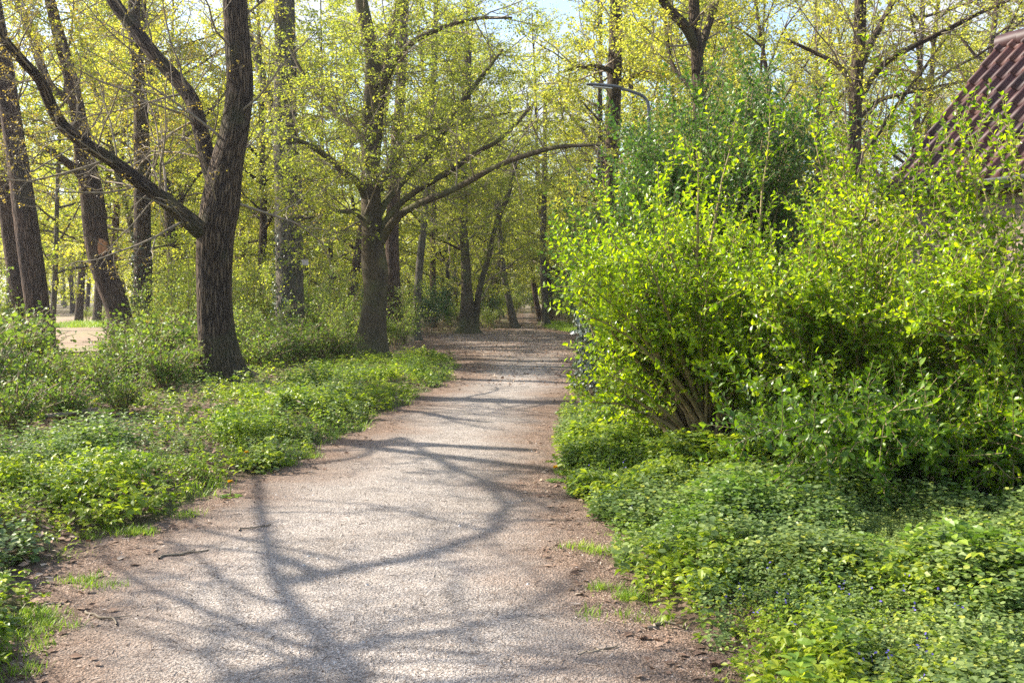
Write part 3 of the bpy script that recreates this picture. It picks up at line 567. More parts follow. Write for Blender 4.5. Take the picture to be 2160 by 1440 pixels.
# ------------------------------------------------------------------ background trees: six kinds, copied
def kind_tree(seed, h, r0, leafmat, dens, size, cfgk, low=.22, lean=.03):
    g = np.random.default_rng(seed)
    cfg = dict(seg=[14, 7, 5, 4], wander=[lean, .13, .18, .2], up=[.03, .05, .02, .0], tip=[.2, .25, .3, .4], kids=[26, 7, 5, 0], ang=[1.05, .8, .75, .7], len=[.30, .45, .45, .4], flat=cfgk, **{'from': [low, .15, .15, .2]})
    out = []; grow(g, (0, 0, -.1), UP + g.normal(0, lean * 2, 3) * [1, 1, 0], h, r0, 0, cfg, out)
    tm = MB(); tp, tr = out[0][1], out[0][2]; q, s = smooth_line(tp, tr, .5); tube(tm, q, s, 12, 0, .02, .35, seed)
    skin(tm, out, 1, 1, [8, 5, 4, 3], 0, seed)
    cm = MB(); skin(cm, out, 2, 3, [8, 5, 3, 3], 0, seed); n = foliage(cm, g, out, 2, dens, size, LEAF4, 1, .24, .45)
    return tm, cm, leafmat, n
KINDS = []
for k, (sd_, h, r0, lm, dn, sz, fl, low) in enumerate([(101, 17, .20, 'leaf_yellow', 46, .11, .8, .18), (102, 15, .15, 'leaf_beech', 46, .105, .45, .12), (103, 19, .24, 'leaf_yellow', 42, .11, .9, .25), (104, 13, .11, 'leaf_beech', 46, .10, .5, .10), (105, 18, .18, 'leaf_yellow', 9, .09, .9, .2), (106, 11, .08, 'leaf_beech', 46, .10, .6, .12)]):
    tm, cm, lm, n = kind_tree(sd_, h, r0, lm, dn, sz, fl, low)
    KINDS.append((tm.mesh("trunk", [M[['bark_warm', 'beech', 'oak', 'bark_grey', 'bark_warm', 'bark_grey'][k]]]), cm.mesh("crown", [M['twig'], M[lm]])))
    print("kind", k, "leaves", n)
LAND = [(-900, "the frame edge"), (75, "the straight field oak"), (230, "the crooked oak"), (455, "the forked oak"), (610, "the ivy-clad grey trunk"), (787, "the smooth beech"), (985, "the double-stemmed beech"), (1150, "the dark far-path trunk"), (1290, "the lamp-side trunk"), (1478, "the wide-forked oak"), (1808, "the bare-limbed oak")]
ORD = ["first", "second", "third", "fourth", "fifth", "sixth", "seventh", "eighth", "ninth", "tenth", "eleventh", "twelfth", "thirteenth", "fourteenth", "fifteenth", "sixteenth"]
def ordinal(n):
    if n <= 16: return ORD[n - 1]
    return ["seventeenth", "eighteenth", "nineteenth", "twentieth", "twenty-first", "twenty-second", "twenty-third", "twenty-fourth", "twenty-fifth", "twenty-sixth", "twenty-seventh", "twenty-eighth", "twenty-ninth", "thirtieth"][min(n - 17, 13)]
spots = [(375, 40, 2, 1.), (505, 52, 0, .9), (548, 44, 2, .9), (700, 46, 3, 1.2), (728, 43, 0, 1.1), (660, 62, 1, 1.), (340, 58, 1, 1.), (420, 60, 0, 1.), (945, 56, 3, 1.2), (960, 66, 4, 1.), (1032, 62, 1, 1.), (1098, 76, 2, .8), (1116, 84, 4, .9), (1185, 50, 4, 1.), (1215, 60, 1, 1.1), (1240, 42, 5, 1.2), (1350, 46, 4, 1.), (1410, 36, 3, 1.1), (1540, 40, 0, .9), (1600, 52, 4, 1.), (1660, 36, 4, .9), (1720, 46, 0, .9), (1890, 34, 4, .9), (1960, 44, 4, 1.), (2030, 36, 4, 1.), (2100, 48, 0, 1.), (2140, 38, 4, .95), (1570, 62, 2, .9), (1760, 60, 4, 1.), (1840, 54, 4, 1.1)]
g = np.random.default_rng(77)
for _ in range(46):
    px = g.uniform(330, 1300); Y = g.uniform(46, 92); spots.append((px, Y, int(g.integers(0, 6)), g.uniform(.85, 1.2)))
for _ in range(20): spots.append((g.uniform(980, 1380), g.uniform(58, 94), int(g.choice([4, 4, 3, 5])), g.uniform(.6, 1.0)))
for _ in range(26): spots.append((g.uniform(1380, 2200), g.uniform(46, 95), int(g.choice([0, 4, 4, 2, 3])), g.uniform(.85, 1.15)))
for _ in range(14): spots.append((g.uniform(-150, 330), g.uniform(88, 118), int(g.choice([0, 2, 4, 0])), g.uniform(.8, 1.1)))
for px, Y, k in [(165, 62, 2), (205, 60, 2), (20, 80, 0), (60, 92, 0), (110, 34, 3), (330, 37, 1), (235, 42, 0), (-60, 48, 0)]: spots.append((px, Y, k, 1.0))
spots.sort(); cnt = {}
for px, Y, k, sc in spots:
    x = (px - 1080) / F_PX * Y
    if xl(Y) - .8 < x < xr(Y) + .8: continue
    i = max(j for j, (a, _) in enumerate(LAND) if a < px); cnt[i] = cnt.get(i, 0) + 1
    kind = ["tall yellow-leaved", "spreading pale-green", "stout yellow-leaved", "slim pale-green", "nearly bare brown", "thin young pale-green"][k]
    lab = f"{kind} far tree, {ordinal(cnt[i])} trunk right of {LAND[i][1]}" if i else f"{kind} far tree beyond the field, {ORD[min(cnt[i], 16) - 1]} from the frame edge"
    r_ = empty("woodland_tree", (x, Y, gz(x, Y)), lab, "tree", "background trees of the spring wood")
    s = sc * g.uniform(.92, 1.1); r_.scale = (s, s, s); r_.rotation_euler = (g.normal(0, .03), g.normal(0, .03), g.uniform(0, 6.28))
    for nm, me in zip(("trunk", "crown"), KINDS[k]):
        c = bpy.data.objects.new(nm, me); COL.objects.link(c); c.parent = r_

# far wood that reads as one mass
fw = MB(); g = np.random.default_rng(5)
for j in range(190):
    px = g.uniform(-400, 2500); Y = g.uniform(98, 150)
    if -100 < px < 250: Y += 35
    x = (px - 1080) / F_PX * Y; h = g.uniform(12, 20)
    p = np.array([[x, Y, 0], [x + g.normal(0, .5), Y, h * .5], [x + g.normal(0, 1), Y, h]]); tube(fw, p, [.28, .18, .05], 5, 0, seed=j)
    n = 1500; zc = g.beta(1.2, 1.2, n) * h * .95 + .4; rad = 4.2 * np.sqrt(g.random(n)) * np.sin(np.clip(zc / h, .05, .97) * math.pi) ** .5; a = g.uniform(0, 6.28, n)
    leaves(fw, np.stack([x + rad * np.cos(a), Y + rad * np.sin(a), zc], -1), g.normal(0, 1, (n, 3)), g.normal(0, 1, (n, 3)) + UP, g.uniform(.22, .5, n), LEAF4, 1)
tag(fw.build("far_wood", [M['bark_grey'], M['leaf_yellow']]), "hazy mass of far spring trees closing the view behind the wood", "far wood", kind='stuff')

# trees beside the camera, out of view, whose limbs throw the shadows on the path
def shadow_line(rows, t):
    return np.array([gnd(x, y) + SUN * (t + dt) for x, y, dt in rows])
def shade_tree(label, base, lines, seed, clumps=()):
    org = np.array([*base, gz(*base)]); root = empty("oak_tree", org, label, "tree"); g = np.random.default_rng(seed)
    top = np.mean([l[0][0] for l in lines], axis=0)
    q, s = smooth_line(np.array([org - UP * .1, org + UP * 2.5 + [.2, .1, 0], [*(org[:2] * .7 + top[:2] * .3), top[2] * .75], [*(org[:2] * .5 + top[:2] * .5), top[2] * 1.25]]), np.array([.34, .27, .22, .12]), .25)
    mb = MB(); tube(mb, q, s, 18, 0, .02, .3, seed); mb.build("trunk", M['oak'], root, origin=org)
    out = []; prev = []
    for P, r in lines:
        cand = np.vstack([q[len(q) // 2:]] + prev); st = cand[np.argmin(np.linalg.norm(cand - P[0], axis=1))]
        pp = np.vstack([st, st * .5 + P[0] * .5 + UP * .2, P]); rr = np.concatenate([[r[0] * 1.2, r[0] * 1.1], np.linspace(r[0], r[1], len(P))])
        a, b = smooth_line(pp, rr, .25); prev.append(a[4:]); m2 = MB(); tube(m2, a, b, 10, 0, .03, 0, seed + len(out)); m2.build("limb", M['oak'], root, origin=org)
        for j in range(8):
            i = int(g.uniform(.3, .98) * (len(a) - 2)); grow(g, a[i], rot_about(a[i + 1] - a[i], g.uniform(.6, 1.2), g.uniform(0, 6.3), g), g.uniform(1.2, 3.2), min(b[i] * .6, .035), 0, OAK, out)
    cm = MB(); spray = []
    for c, rad, nb in clumps:
        c = np.array(c); st = q[int(len(q) * .75)]; a, b = smooth_line(np.array([st, st * .5 + c * .5 + UP * .3, c]), np.array([.11, .08, .03]), .3); m2 = MB(); tube(m2, a, b, 10, 0, .02, 0, seed + 90); m2.build("limb", M['oak'], root, origin=org)
        for j in range(nb): grow(g, a[int(g.uniform(.45, 1) * (len(a) - 1))], g.normal(0, 1, 3) * [1, 1, .5], rad * g.uniform(.6, 1.2), .02, 0, OAK, spray)
    skin(cm, spray, 0, 9, [5, 3, 3], 0, seed); foliage(cm, g, spray, 1, 14, .075, LEAF4, 1, .15)
    skin(cm, out, 0, 9, [5, 3, 3], 0, seed); foliage(cm, g, out, 1, 3, .05, LEAF4, 1, .08)
    cm.build("crown", [M['twig'], M['leaf_yellow']], root, origin=org)
shade_tree("oak standing close on the verge beside the photographer, limbs over the gravel", (-9.8, .6),
    [(shadow_line([(760, 1480, -.6), (700, 1365, -.6), (630, 1290, -.3), (585, 1215, 0), (568, 1150, .2), (552, 1070, .3), (545, 1000, 0)], 9.0), (.055, .03)),
     (shadow_line([(540, 1480, .8), (490, 1430, .8), (450, 1395, .5), (475, 1345, .3), (560, 1322, .2), (640, 1295, 0)], 9.2), (.032, .02)),
     (shadow_line([(600, 1235, .5), (720, 1205, 0), (880, 1180, -.2), (1000, 1140, -.3), (1070, 1085, -.2), (1040, 1035, 0), (960, 985, .3)], 9.8), (.048, .026)),
     (shadow_line([(480, 1440, 0), (620, 1405, 0), (760, 1370, .2), (920, 1335, .2), (1060, 1315, .1), (1180, 1245, .1), (1260, 1190, .3)], 9.2), (.04, .02))], 61)
shade_tree("second verge oak further along, outside the view, shading the path", (-9.8, 13.7),
    [(shadow_line([(850, 925, 0), (890, 950, .2), (960, 990, .3), (1060, 1030, .2), (1180, 1080, .1)], 10.0), (.045, .025)),
     (shadow_line([(820, 930, .3), (760, 965, .2), (640, 985, 0), (520, 1010, .1)], 10.0), (.04, .02))], 63, [(np.array([4.0, 6.2, .2]) + SUN * 13.5, 1.6, 9)])

# ------------------------------------------------------------------ shrubs
def bez(p0, p1, p2, n):
    t = np.linspace(0, 1, n)[:, None]; return (1 - t) ** 2 * p0 + 2 * t * (1 - t) * p1 + t * t * p2
def shrub(name, label, cat, base, targets, leafmat, seed, r0=.022, twigs=13, twig_len=(.2, .5), pair=.035, size=.05, tpl=LEAF8, spread_base=.18, stem=None, group=None, per_node=2, t_from=.3, arch=.35):
    g = np.random.default_rng(seed); org = np.array([base[0], base[1], gz(base[0], base[1])]); root = empty(name, org, label, cat, group)
    sm, fm = MB(), MB(); P, A, Nn = [], [], []
    for tgt in targets:
        a = g.uniform(0, 6.28); b = org + np.array([math.cos(a), math.sin(a), 0]) * spread_base * math.sqrt(g.random()) - UP * .04
        d = tgt - b; mid = b + d * .45 + UP * np.linalg.norm(d[:2]) * arch + g.normal(0, .08, 3)
        q = bez(b, mid, tgt, 14) + np.cumsum(g.normal(0, .012, (14, 3)), 0); L = np.linalg.norm(d)
        r = np.linspace(r0 * g.uniform(.6, 1.2), .0035, 14); tube(sm, q, r, 6, 0)
        tw = [q[7:]]
        for j in range(twigs):
            x = (t_from + (1 - t_from) * (j + g.random()) / twigs) * 13; i = min(int(x), 12)
            dd = norm(rot_about(q[i + 1] - q[i], g.uniform(.5, 1.1), g.uniform(0, 6.28), g) + UP * .25); l2 = g.uniform(*twig_len)
            e = q[i] + dd * l2; c = bez(q[i], q[i] + dd * l2 * .5 - UP * .02, e + UP * .06 * l2 + g.normal(0, .03, 3), 6)
            tube(sm, c, np.linspace(.0045, .0018, 6), 3, 0); tw.append(c)
        for c in tw:
            ln = np.linalg.norm(np.diff(c, axis=0), axis=1).sum(); n = max(2, int(ln / pair)); t = np.linspace(.12, 1, n) * (len(c) - 1)
            i = np.minimum(t.astype(int), len(c) - 2); f = (t - i)[:, None]; pp = c[i] * (1 - f) + c[i + 1] * f; ax = norm(c[i + 1] - c[i])
            az = np.arange(n) * 1.57 + g.uniform(0, 6)
            sd_ = norm(np.cross(ax, np.array([.3, .2, 1.0]))); up2 = np.cross(sd_, ax)
            for s in range(per_node):
                an = az + s * math.pi + g.normal(0, .35, n)
                o_ = np.cos(an)[:, None] * sd_ + np.sin(an)[:, None] * up2
                P.append(pp); A.append(norm(o_ * .9 + ax * .75 + g.normal(0, .25, (n, 3)))); Nn.append(norm(ax * .5 + UP * .5 - o_ * .3 + g.normal(0, .45, (n, 3))))
    P, A, Nn = map(np.concatenate, (P, A, Nn)); n = len(P); leaves(fm, P, A, Nn, size * g.uniform(.5, 1.25, n), tpl, 0)
    sm.build("stem", stem or M['stem'], root, origin=org); fm.build("foliage", leafmat, root, origin=org)
    print(label[:30], n, "leaves"); return root
def in_poly(x, y, poly):
    c = False; n = len(poly)
    for i in range(n):
        (x1, y1), (x2, y2) = poly[i], poly[(i + 1) % n]
        if (y1 > y) != (y2 > y) and x < (x2 - x1) * (y - y1) / (y2 - y1) + x1: c = not c
    return c
def targets(g, poly, y0, y1, n, cen=None):
    xs, ys_ = [p[0] for p in poly], [p[1] for p in poly]; out = []
    while len(out) < n:
        x, y = g.uniform(min(xs), max(xs)), g.uniform(min(ys_), max(ys_))
        if in_poly(x, y, poly): out.append(at(x, y, g.uniform(y0, y1)))
    return out
g = np.random.default_rng(40)
tA = targets(g, [(1190, 570), (1240, 490), (1330, 430), (1450, 420), (1600, 410), (1660, 560), (1640, 800), (1380, 740), (1250, 680)], 8.0, 10.9, 74)
tA += [at(g.uniform(1235, 1340), g.uniform(690, 860), g.uniform(8.6, 10.2)) for _ in range(7)]
tA += [at(x, y, g.uniform(8.6, 9.8)) for x, y in [(1175, 530), (1190, 470), (1240, 600), (1290, 720), (1300, 790), (1620, 215), (1560, 270), (1380, 340), (1235, 560), (1470, 300), (1270, 430), (1210, 620)]]
shrub("leafy_shrub", "bright lime-green shrub with tan stems leaning over the path edge", "shrub", (1.86, 9.5), tA, M['leaf_shrub'], 41, size=.056, twigs=20, twig_len=(.2, .55), pair=.044, r0=.034, t_from=.42, arch=.22)
tB = targets(g, [(1540, 470), (1620, 400), (1760, 400), (1900, 450), (1960, 500), (1960, 900), (1850, 1010), (1640, 980), (1560, 760)], 7.3, 10.2, 84)
tB += [at(x, y, g.uniform(8.3, 9.4)) for x, y in [(1695, 250), (1780, 165), (1880, 130), (1830, 300), (1760, 330), (1740, 270), (1890, 220)]]
shrub("leafy_shrub", "bright green shrub in the middle of the thicket with tall thin shoots", "shrub", (3.25, 9.0), tB, M['leaf_shrub'], 43, size=.055, twigs=20, twig_len=(.2, .55), pair=.044, r0=.028, t_from=.36)
tC = targets(g, [(1900, 600), (1960, 560), (2060, 560), (2160, 580), (2260, 580), (2260, 950), (2100, 1060), (1900, 1020), (1880, 760)], 6.6, 9.0, 76)
tC += [at(x, y, g.uniform(7.6, 8.6)) for x, y in [(2050, 250), (2110, 200), (1985, 330), (1945, 300), (2010, 220), (1890, 330), (1935, 300), (1960, 400), (2010, 330), (2020, 470), (2090, 430), (2120, 260), (1900, 420), (1870, 380)]]
shrub("leafy_shrub", "green thicket shrub in front of the brick wall, dark gaps beneath", "shrub", (4.3, 8.1), tC, M['leaf_shrub'], 45, size=.054, twigs=19, twig_len=(.2, .55), pair=.044, r0=.026, t_from=.36)
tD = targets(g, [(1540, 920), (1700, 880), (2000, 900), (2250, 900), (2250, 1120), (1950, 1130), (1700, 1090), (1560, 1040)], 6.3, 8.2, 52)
shrub("leafy_shrub", "low green shrub skirt sprawling onto the ground cover under the thicket", "shrub", (3.0, 7.9), tD, M['leaf_old_shaded'], 47, size=.058, twigs=14, twig_len=(.2, .6), pair=.04, r0=.012)
tE = [at(g.uniform(1335, 1410), g.uniform(235, 420), g.uniform(12.6, 14.2)) for _ in range(16)] + targets(g, [(1330, 420), (1345, 290), (1390, 200), (1480, 130), (1580, 120), (1690, 190), (1740, 300), (1700, 480), (1360, 540)], 12.0, 14.8, 84)
shrub("dark_shrub", "tall dark green small-leaved shrub rising behind the bright thicket", "shrub", (2.7, 13.4), tE, M['leaf_mid'], 49, size=.062, tpl=LEAF4, twigs=26, twig_len=(.3, .9), r0=.03, pair=.055)
tF = targets(g, [(1150, 460), (1200, 380), (1300, 350), (1380, 400), (1380, 620), (1250, 620), (1160, 540)], 13.5, 15.5, 30)
shrub("dark_shrub", "dark green shrub peeping out past the lime-green shrub above the path", "shrub", (1.75, 14.4), tF, M['leaf_mid'], 51, size=.06, tpl=LEAF4, twigs=14, twig_len=(.3, .7), r0=.025, pair=.05)
tG = targets(g, [(1600, 560), (2200, 560), (2200, 960), (1650, 960)], 9.6, 11.2, 50)
shrub("dark_shrub", "dark evergreen shrub filling the shade behind the bright thicket", "shrub", (4.0, 10.6), tG, M['leaf_dark'], 53, size=.07, tpl=LEAF4, twigs=9, twig_len=(.3, .7), pair=.05)
tG = targets(g, [(1330, 620), (1600, 560), (1650, 860), (1340, 860)], 11.4, 13.0, 40)
shrub("dark_shrub", "mid-green shrub seen through the stems of the lime-green shrub", "shrub", (2.4, 12.2), tG, M['leaf_mid'], 54, size=.06, tpl=LEAF4, twigs=8, twig_len=(.3, .6), pair=.05)

# ivy heap beside the path
g = np.random.default_rng(71); oi = np.array([1.78, 16.2, 0]); oi[2] = gz(*oi[:2])
root = empty("ivy_mound", oi, "grey shining ivy mound at the path edge under the lime-green shrub", "ivy")
im, ib = MB(), MB(); n = 5200
a = g.uniform(0, 6.28, n); z = g.random(n) ** .8 * 1.5; rx = .75 * (1 - .25 * (z / 1.5) ** 2) + .1 * np.sin(a * 3 + z * 3) + g.normal(0, .05, n)
dv = np.stack([np.cos(a), np.sin(a), np.full(n, .25)], -1)
leaves(im, oi + np.stack([np.cos(a) * rx, np.sin(a) * rx * 1.3, z], -1), norm(-UP * .7 + g.normal(0, .6, (n, 3))), norm(dv + g.normal(0, .4, (n, 3))), .06 * g.uniform(.6, 1.3, n), LEAFR, 0)
tp = oi + np.array([0, 0, 1.52]); leaves(im, tp + np.stack([g.normal(0, .33, 500), g.normal(0, .4, 500), g.normal(0, .06, 500)], -1), g.normal(0, 1, (500, 3)), g.normal(0, .5, (500, 3)) + UP, .06, LEAFR, 0)
tube(ib, np.array([oi - UP * .1, oi + UP * .8, oi + UP * 1.45]), [.55, .5, .35], 14, 0, .06, 0, 3)
ib.build("stump", M['oak'], root, origin=oi); im.build("ivy", M['leaf_ivy_grey'], root, origin=oi)

# understory shrubs between the trunks: five kinds grown once, then copied
def bush_kind(seed, h, w, leafmat, n, size, stems=14, tpl=LEAF4):
    g = np.random.default_rng(seed); sm, fm = MB(), MB()
    for k in range(stems):
        a = g.uniform(0, 6.28); t = np.array([math.cos(a) * w * g.uniform(.2, 1), math.sin(a) * w * g.uniform(.2, 1), h * g.uniform(.55, 1)])
        q = bez(np.array([math.cos(a) * .1, math.sin(a) * .1, -.05]), t * [.3, .3, .7], t, 9) + np.cumsum(g.normal(0, .02, (9, 3)), 0); tube(sm, q, np.linspace(.016, .004, 9), 4, 0)
        for j in range(7):
            i = int(g.integers(3, 8)); e = q[i] + g.normal(0, .25, 3) * h * .5; tube(sm, bez(q[i], q[i] * .5 + e * .5 + UP * .05, e, 4), [.006, .004, .003, .002], 3, 0)
            m = int(n / stems / 7); tt = g.random((m, 1)); leaves(fm, q[i] * (1 - tt) + e * tt + g.normal(0, .09, (m, 3)), g.normal(0, 1, (m, 3)), g.normal(0, .7, (m, 3)) + UP, size * g.uniform(.6, 1.3, m), tpl, 0)
    return sm.mesh("stem", [M['stem']]), fm.mesh("foliage", [leafmat])
BK = [bush_kind(201, 2.4, 1.3, M['leaf_under'], 2600, .075), bush_kind(202, 1.7, 1.2, M['leaf_under'], 2300, .07), bush_kind(203, 2.2, 1.2, M['leaf_dark'], 2600, .075), bush_kind(204, 3.2, 1.4, M['leaf_beech'], 2300, .075, 9), bush_kind(205, 1.0, 1.0, M['leaf_bramble'], 1500, .06, 34, LEAFR)]
def place_bush(k, x, y, s, label, cat, name, group, sz=1.0):
    r_ = empty(name, (x, y, gz(x, y)), label, cat, group); r_.scale = (s, s, s * sz); r_.rotation_euler[2] = float(rng.uniform(0, 6.28))
    for nm, me in zip(("stem", "foliage"), BK[k]):
        c = bpy.data.objects.new(nm, me); COL.objects.link(c); c.parent = r_
g = np.random.default_rng(88); us_ = []
for px, Y, k, s in [(545, 23, 1, .9), (585, 30, 0, 1), (650, 31, 0, 1.1), (690, 28, 1, 1), (725, 33, 3, 1), (705, 38, 0, 1), (740, 25.6, 1, .85), (850, 33, 0, .9), (835, 29, 1, .8), (800, 36, 2, 1), (905, 42, 2, 1), (930, 47, 2, 1.1), (950, 49, 1, 1.1), (910, 52, 0, 1.2), (1035, 52, 2, .9), (1050, 58, 0, 1.0), (1030, 48.5, 1, .8), (1015, 56, 3, 1), (1175, 62, 2, 1.2), (1200, 56, 1, 1.1), (1225, 64, 2, 1.2), (1215, 50, 2, .9), (530, 30, 3, 1), (505, 34, 0, 1.1), (560, 36, 0, 1.2), (400, 30, 0, 1.1), (355, 27, 1, 1.1), (330, 34, 3, 1), (385, 24, 3, .9), (300, 30, 1, .9), (420, 38, 0, 1.2), (460, 40, 3, 1.2), (640, 42, 3, 1.2), (770, 44, 0, 1.2), (870, 46, 3, 1.1), (15, 30, 1, .9), (-20, 26, 0, 1.), (985, 62, 3, 1.1), (1075, 66, 0, 1), (1100, 96, 2, 1.4), (1085, 88, 0, 1.2), (1125, 100, 0, 1.3), (520, 48, 3, 1.1), (590, 50, 0, 1.2), (700, 52, 3, 1.2), (820, 54, 0, 1.3), (455, 22.5, 1, .8), (1260, 44, 2, 1.3), (1290, 36, 0, 1.3), (1340, 30, 2, 1.4), (1180, 72, 0, 1.3), (185, 64, 1, .6), (215, 62, 1, .5), (235, 66, 1, .6)]:
    us_.append((px, Y, k, s))
cnt = {}; us_.sort()
for px, Y, k, s in us_:
    x = (px - 1080) / F_PX * Y; i = max(j for j, (a, _) in enumerate(LAND) if a < px); cnt[i] = cnt.get(i, 0) + 1
    kind = ["fresh green rounded", "low fresh green", "dark evergreen", "airy pale sapling-like", "bramble"][k]
    lab = f"{kind} bush on the wood floor, {ORD[min(cnt[i], 16) - 1]} bush right of {LAND[i][1]}" if i else f"{kind} bush by the field, {ORD[min(cnt[i], 16) - 1]} from the frame edge"
    place_bush(k, x, Y, s, lab, "bush", "understory_bush", "bushes under the trees")
# brambles on the near verge
cnt = 0; g = np.random.default_rng(90)
br = [(-60, 15.5, 1.1), (30, 17, 1.15), (-40, 12.5, .9), (60, 13.4, .75), (110, 17.5, .55), (140, 15.2, .62), (190, 16.2, .6), (215, 14.2, .6), (268, 19.5, .9), (275, 16.3, .85), (330, 18.6, 1.1), (345, 15.6, .7), (395, 19.8, 1.05), (390, 17, .7), (20, 21, 1.2), (300, 22.5, 1.1), (540, 19.5, .7), (575, 21, .9), (630, 22, .9), (680, 22.5, .85), (600, 25, 1), (20, 10.9, .6), (130, 11.8, .55), (520, 22, .9), (725, 22.8, .6), (250, 12.6, .5)]
for px, Y, s in sorted(br):
    lab = f"bramble clump on the verge, {ORD[cnt]} from the field side before the forked oak" if cnt < 16 else f"bramble clump near the beech, {ORD[cnt - 16]} beyond the forked oak"
    cnt += 1; place_bush(4, (px - 1080) / F_PX * Y, Y, s * 1.05, lab, "bramble", "bramble_bush", "bramble clumps on the verge", .95)

# ------------------------------------------------------------------ ground cover
def herb(g, kind):
    """One small plant: leaf roots, axes, normals, sizes."""
    P, A, N, S = [], [], [], []
    def whorl(z, n, sz, rad, lift, ph):
        a = ph + np.arange(n) * 2 * math.pi / n + g.normal(0, .25, n); d = np.stack([np.cos(a), np.sin(a), np.full(n, lift)], -1)
        c = np.array([0, 0, z]); P.append(c + d * rad); A.append(norm(d)); N.append(norm(UP + d * -.3 + g.normal(0, .38, (n, 3)))); S.append(sz * g.uniform(.75, 1.25, n))
    if kind == 'nettle':
        h = g.uniform(.14, .30); m = 6
        for k in range(m): whorl(h * (k + 1) / m, 2 if k < m - 1 else 4, .068 * (1 - .5 * k / m), .010, -.35 + .75 * k / m, k * 1.57)
    elif kind == 'ivy':
        h = g.uniform(.09, .22); m = int(6 + h * 14); bx, by = g.normal(0, .035, 2)
        for k in range(m):
            z = h * (k + 1) / m; whorl(z, 2 + (k == m - 1) * 2, (.040 * (1.05 - .55 * k / m)), .013, g.uniform(-.3, .35), k * 1.57); P[-1] = P[-1] + np.array([bx, by, 0]) * (z / h) ** 1.5
    else:
        for k in range(g.integers(5, 9)):
            a = g.uniform(0, 6.28); r = g.uniform(.02, .11); z = g.uniform(.05, .22); d = np.array([math.cos(a), math.sin(a), 0]); tl = g.normal(0, .45, 3)
            for q in range(3):
                b = a + (q - 1) * 1.0; e = np.array([math.cos(b), math.sin(b), g.normal(-.1, .35)])
                P.append([d * r + UP * z]); A.append([norm(e)]); N.append([norm(UP + tl)]); S.append([g.uniform(.035, .065)])
    return tuple(np.concatenate([np.atleast_2d(x) if i < 3 else np.atleast_1d(x) for x in l]) for i, l in enumerate((P, A, N, S)))
def scatter(mb, g, pts, protos, tpl, mat, smin=.7, smax=1.35):
    """Copies of small plants merged into one mesh."""
    pick = g.integers(0, len(protos), len(pts))
    for k, (P, A, N, S) in enumerate(protos):
        w = pts[pick == k]; n = len(w)
        if not n: continue
        a = g.uniform(0, 6.28, n); c, s = np.cos(a), np.sin(a); Z = np.zeros(n); R = np.stack([np.stack([c, -s, Z], -1), np.stack([s, c, Z], -1), np.stack([g.normal(0, .12, n), g.normal(0, .12, n), Z + 1], -1)], 1)
        sc = (g.uniform(smin, smax, n) * (1 + .42 * vnoise(w[:, 0], w[:, 1], 3.2, 61)).clip(.4, 1.5))[:, None, None]
        f = lambda X: np.einsum('nij,mj->nmi', R, X)
        pos = (f(P) * sc + w[:, None]).reshape(-1, 3)
        leaves(mb, pos, f(A).reshape(-1, 3), f(N).reshape(-1, 3), (S[None] * sc[:, :, 0]).ravel(), tpl, mat)
g = np.random.default_rng(99)
PN, PI, PH = [herb(g, 'nettle') for _ in range(8)], [herb(g, 'ivy') for _ in range(10)], [herb(g, 'herb') for _ in range(10)]
def vnoise(x, y, s, seed):
    r = np.random.default_rng(seed); v = 0
    for k in range(6): a, b, c = r.normal(0, s, 2).tolist() + [r.uniform(0, 6)]; v = v + np.sin(a * x + b * y + c)
    return v / 2.4
def sample(g, n, x0, x1, y0, y1, ok):
    """n tries, denser towards the camera."""
    y = y0 * (y1 / y0) ** g.random(n); x = g.uniform(x0, x1, n)
    k = (np.abs(x) < .56 * y + .8) & ok(x, y, edge(x, y), g.random(n)); x, y = x[k], y[k]
    return np.stack([x, y, H(x, y) - .01], -1)
mb = MB()
# verge by the field side
gap = lambda x, y, u, sd: u < np.clip((vnoise(x, y, 2.6, sd) + 1.0) * 1.6, .35, 1)
def Lok(thr, sd, far_=.22):
    def f(x, y, d, u):
        dm = np.where(y < 10.3, 20, 1.5 + .5 * vnoise(x, y, 1.2, 8) + np.clip((y - 11) * .15, 0, 1.3)); u2 = (u * 7919.0) % 1
        return (x < xl(y)) & (d > .02) & (u < np.clip((vnoise(x, y, 1.6, sd) + thr) * 1.3, 0, 1)) & (u2 < .25 + d * 1.5) & (y < 27) & ((d < dm) | (u2 < far_)) & gap(x, y, (u * 104729.0) % 1, 50)
    return f
scatter(mb, g, sample(g, 30000, -9, .5, 4.0, 26, Lok(.50, 1)), PH, LEAF8, 0, .35, .95)
scatter(mb, g, sample(g, 18000, -8, .5, 4.0, 24, Lok(.25, 2)), PN, LEAF8, 2, .4, .95)
scatter(mb, g, sample(g, 26000, -8, .5, 4.0, 20, Lok(.35, 3)), PI, LEAFR, 1, .6, 1.3)
# thicket side
def Rok(thr, sd, dm=9):
    def f(x, y, d, u):
        u2 = (u * 7919.0) % 1
        return (x > xr(y)) & (d > .02) & (d < dm) & (u < np.clip((vnoise(x, y, 1.6, sd) + thr) * 1.3, 0, 1)) & (u2 < .3 + d * 1.6) & (y < 17) & gap(x, y, (u * 104729.0) % 1 * .6, 51)
    return f
scatter(mb, g, sample(g, 52000, .3, 6, 3.5, 14, Rok(1.15, 4)), PI, LEAFR, 1, .6, 1.25)
scatter(mb, g, sample(g, 22000, .3, 6, 3.5, 14, Rok(0, 5)), PN, LEAF8, 2, .45, 1.0)
scatter(mb, g, sample(g, 14000, .3, 5, 3.5, 17, Rok(-.3, 6)), PH, LEAF8, 0, .45, .9)
scatter(mb, g, sample(g, 9000, 1.2, 4.2, 3.3, 6.5, lambda x, y, d, u: (d > .45) & (u < .8)), PI, LEAFR, 1, .6, 1.1)
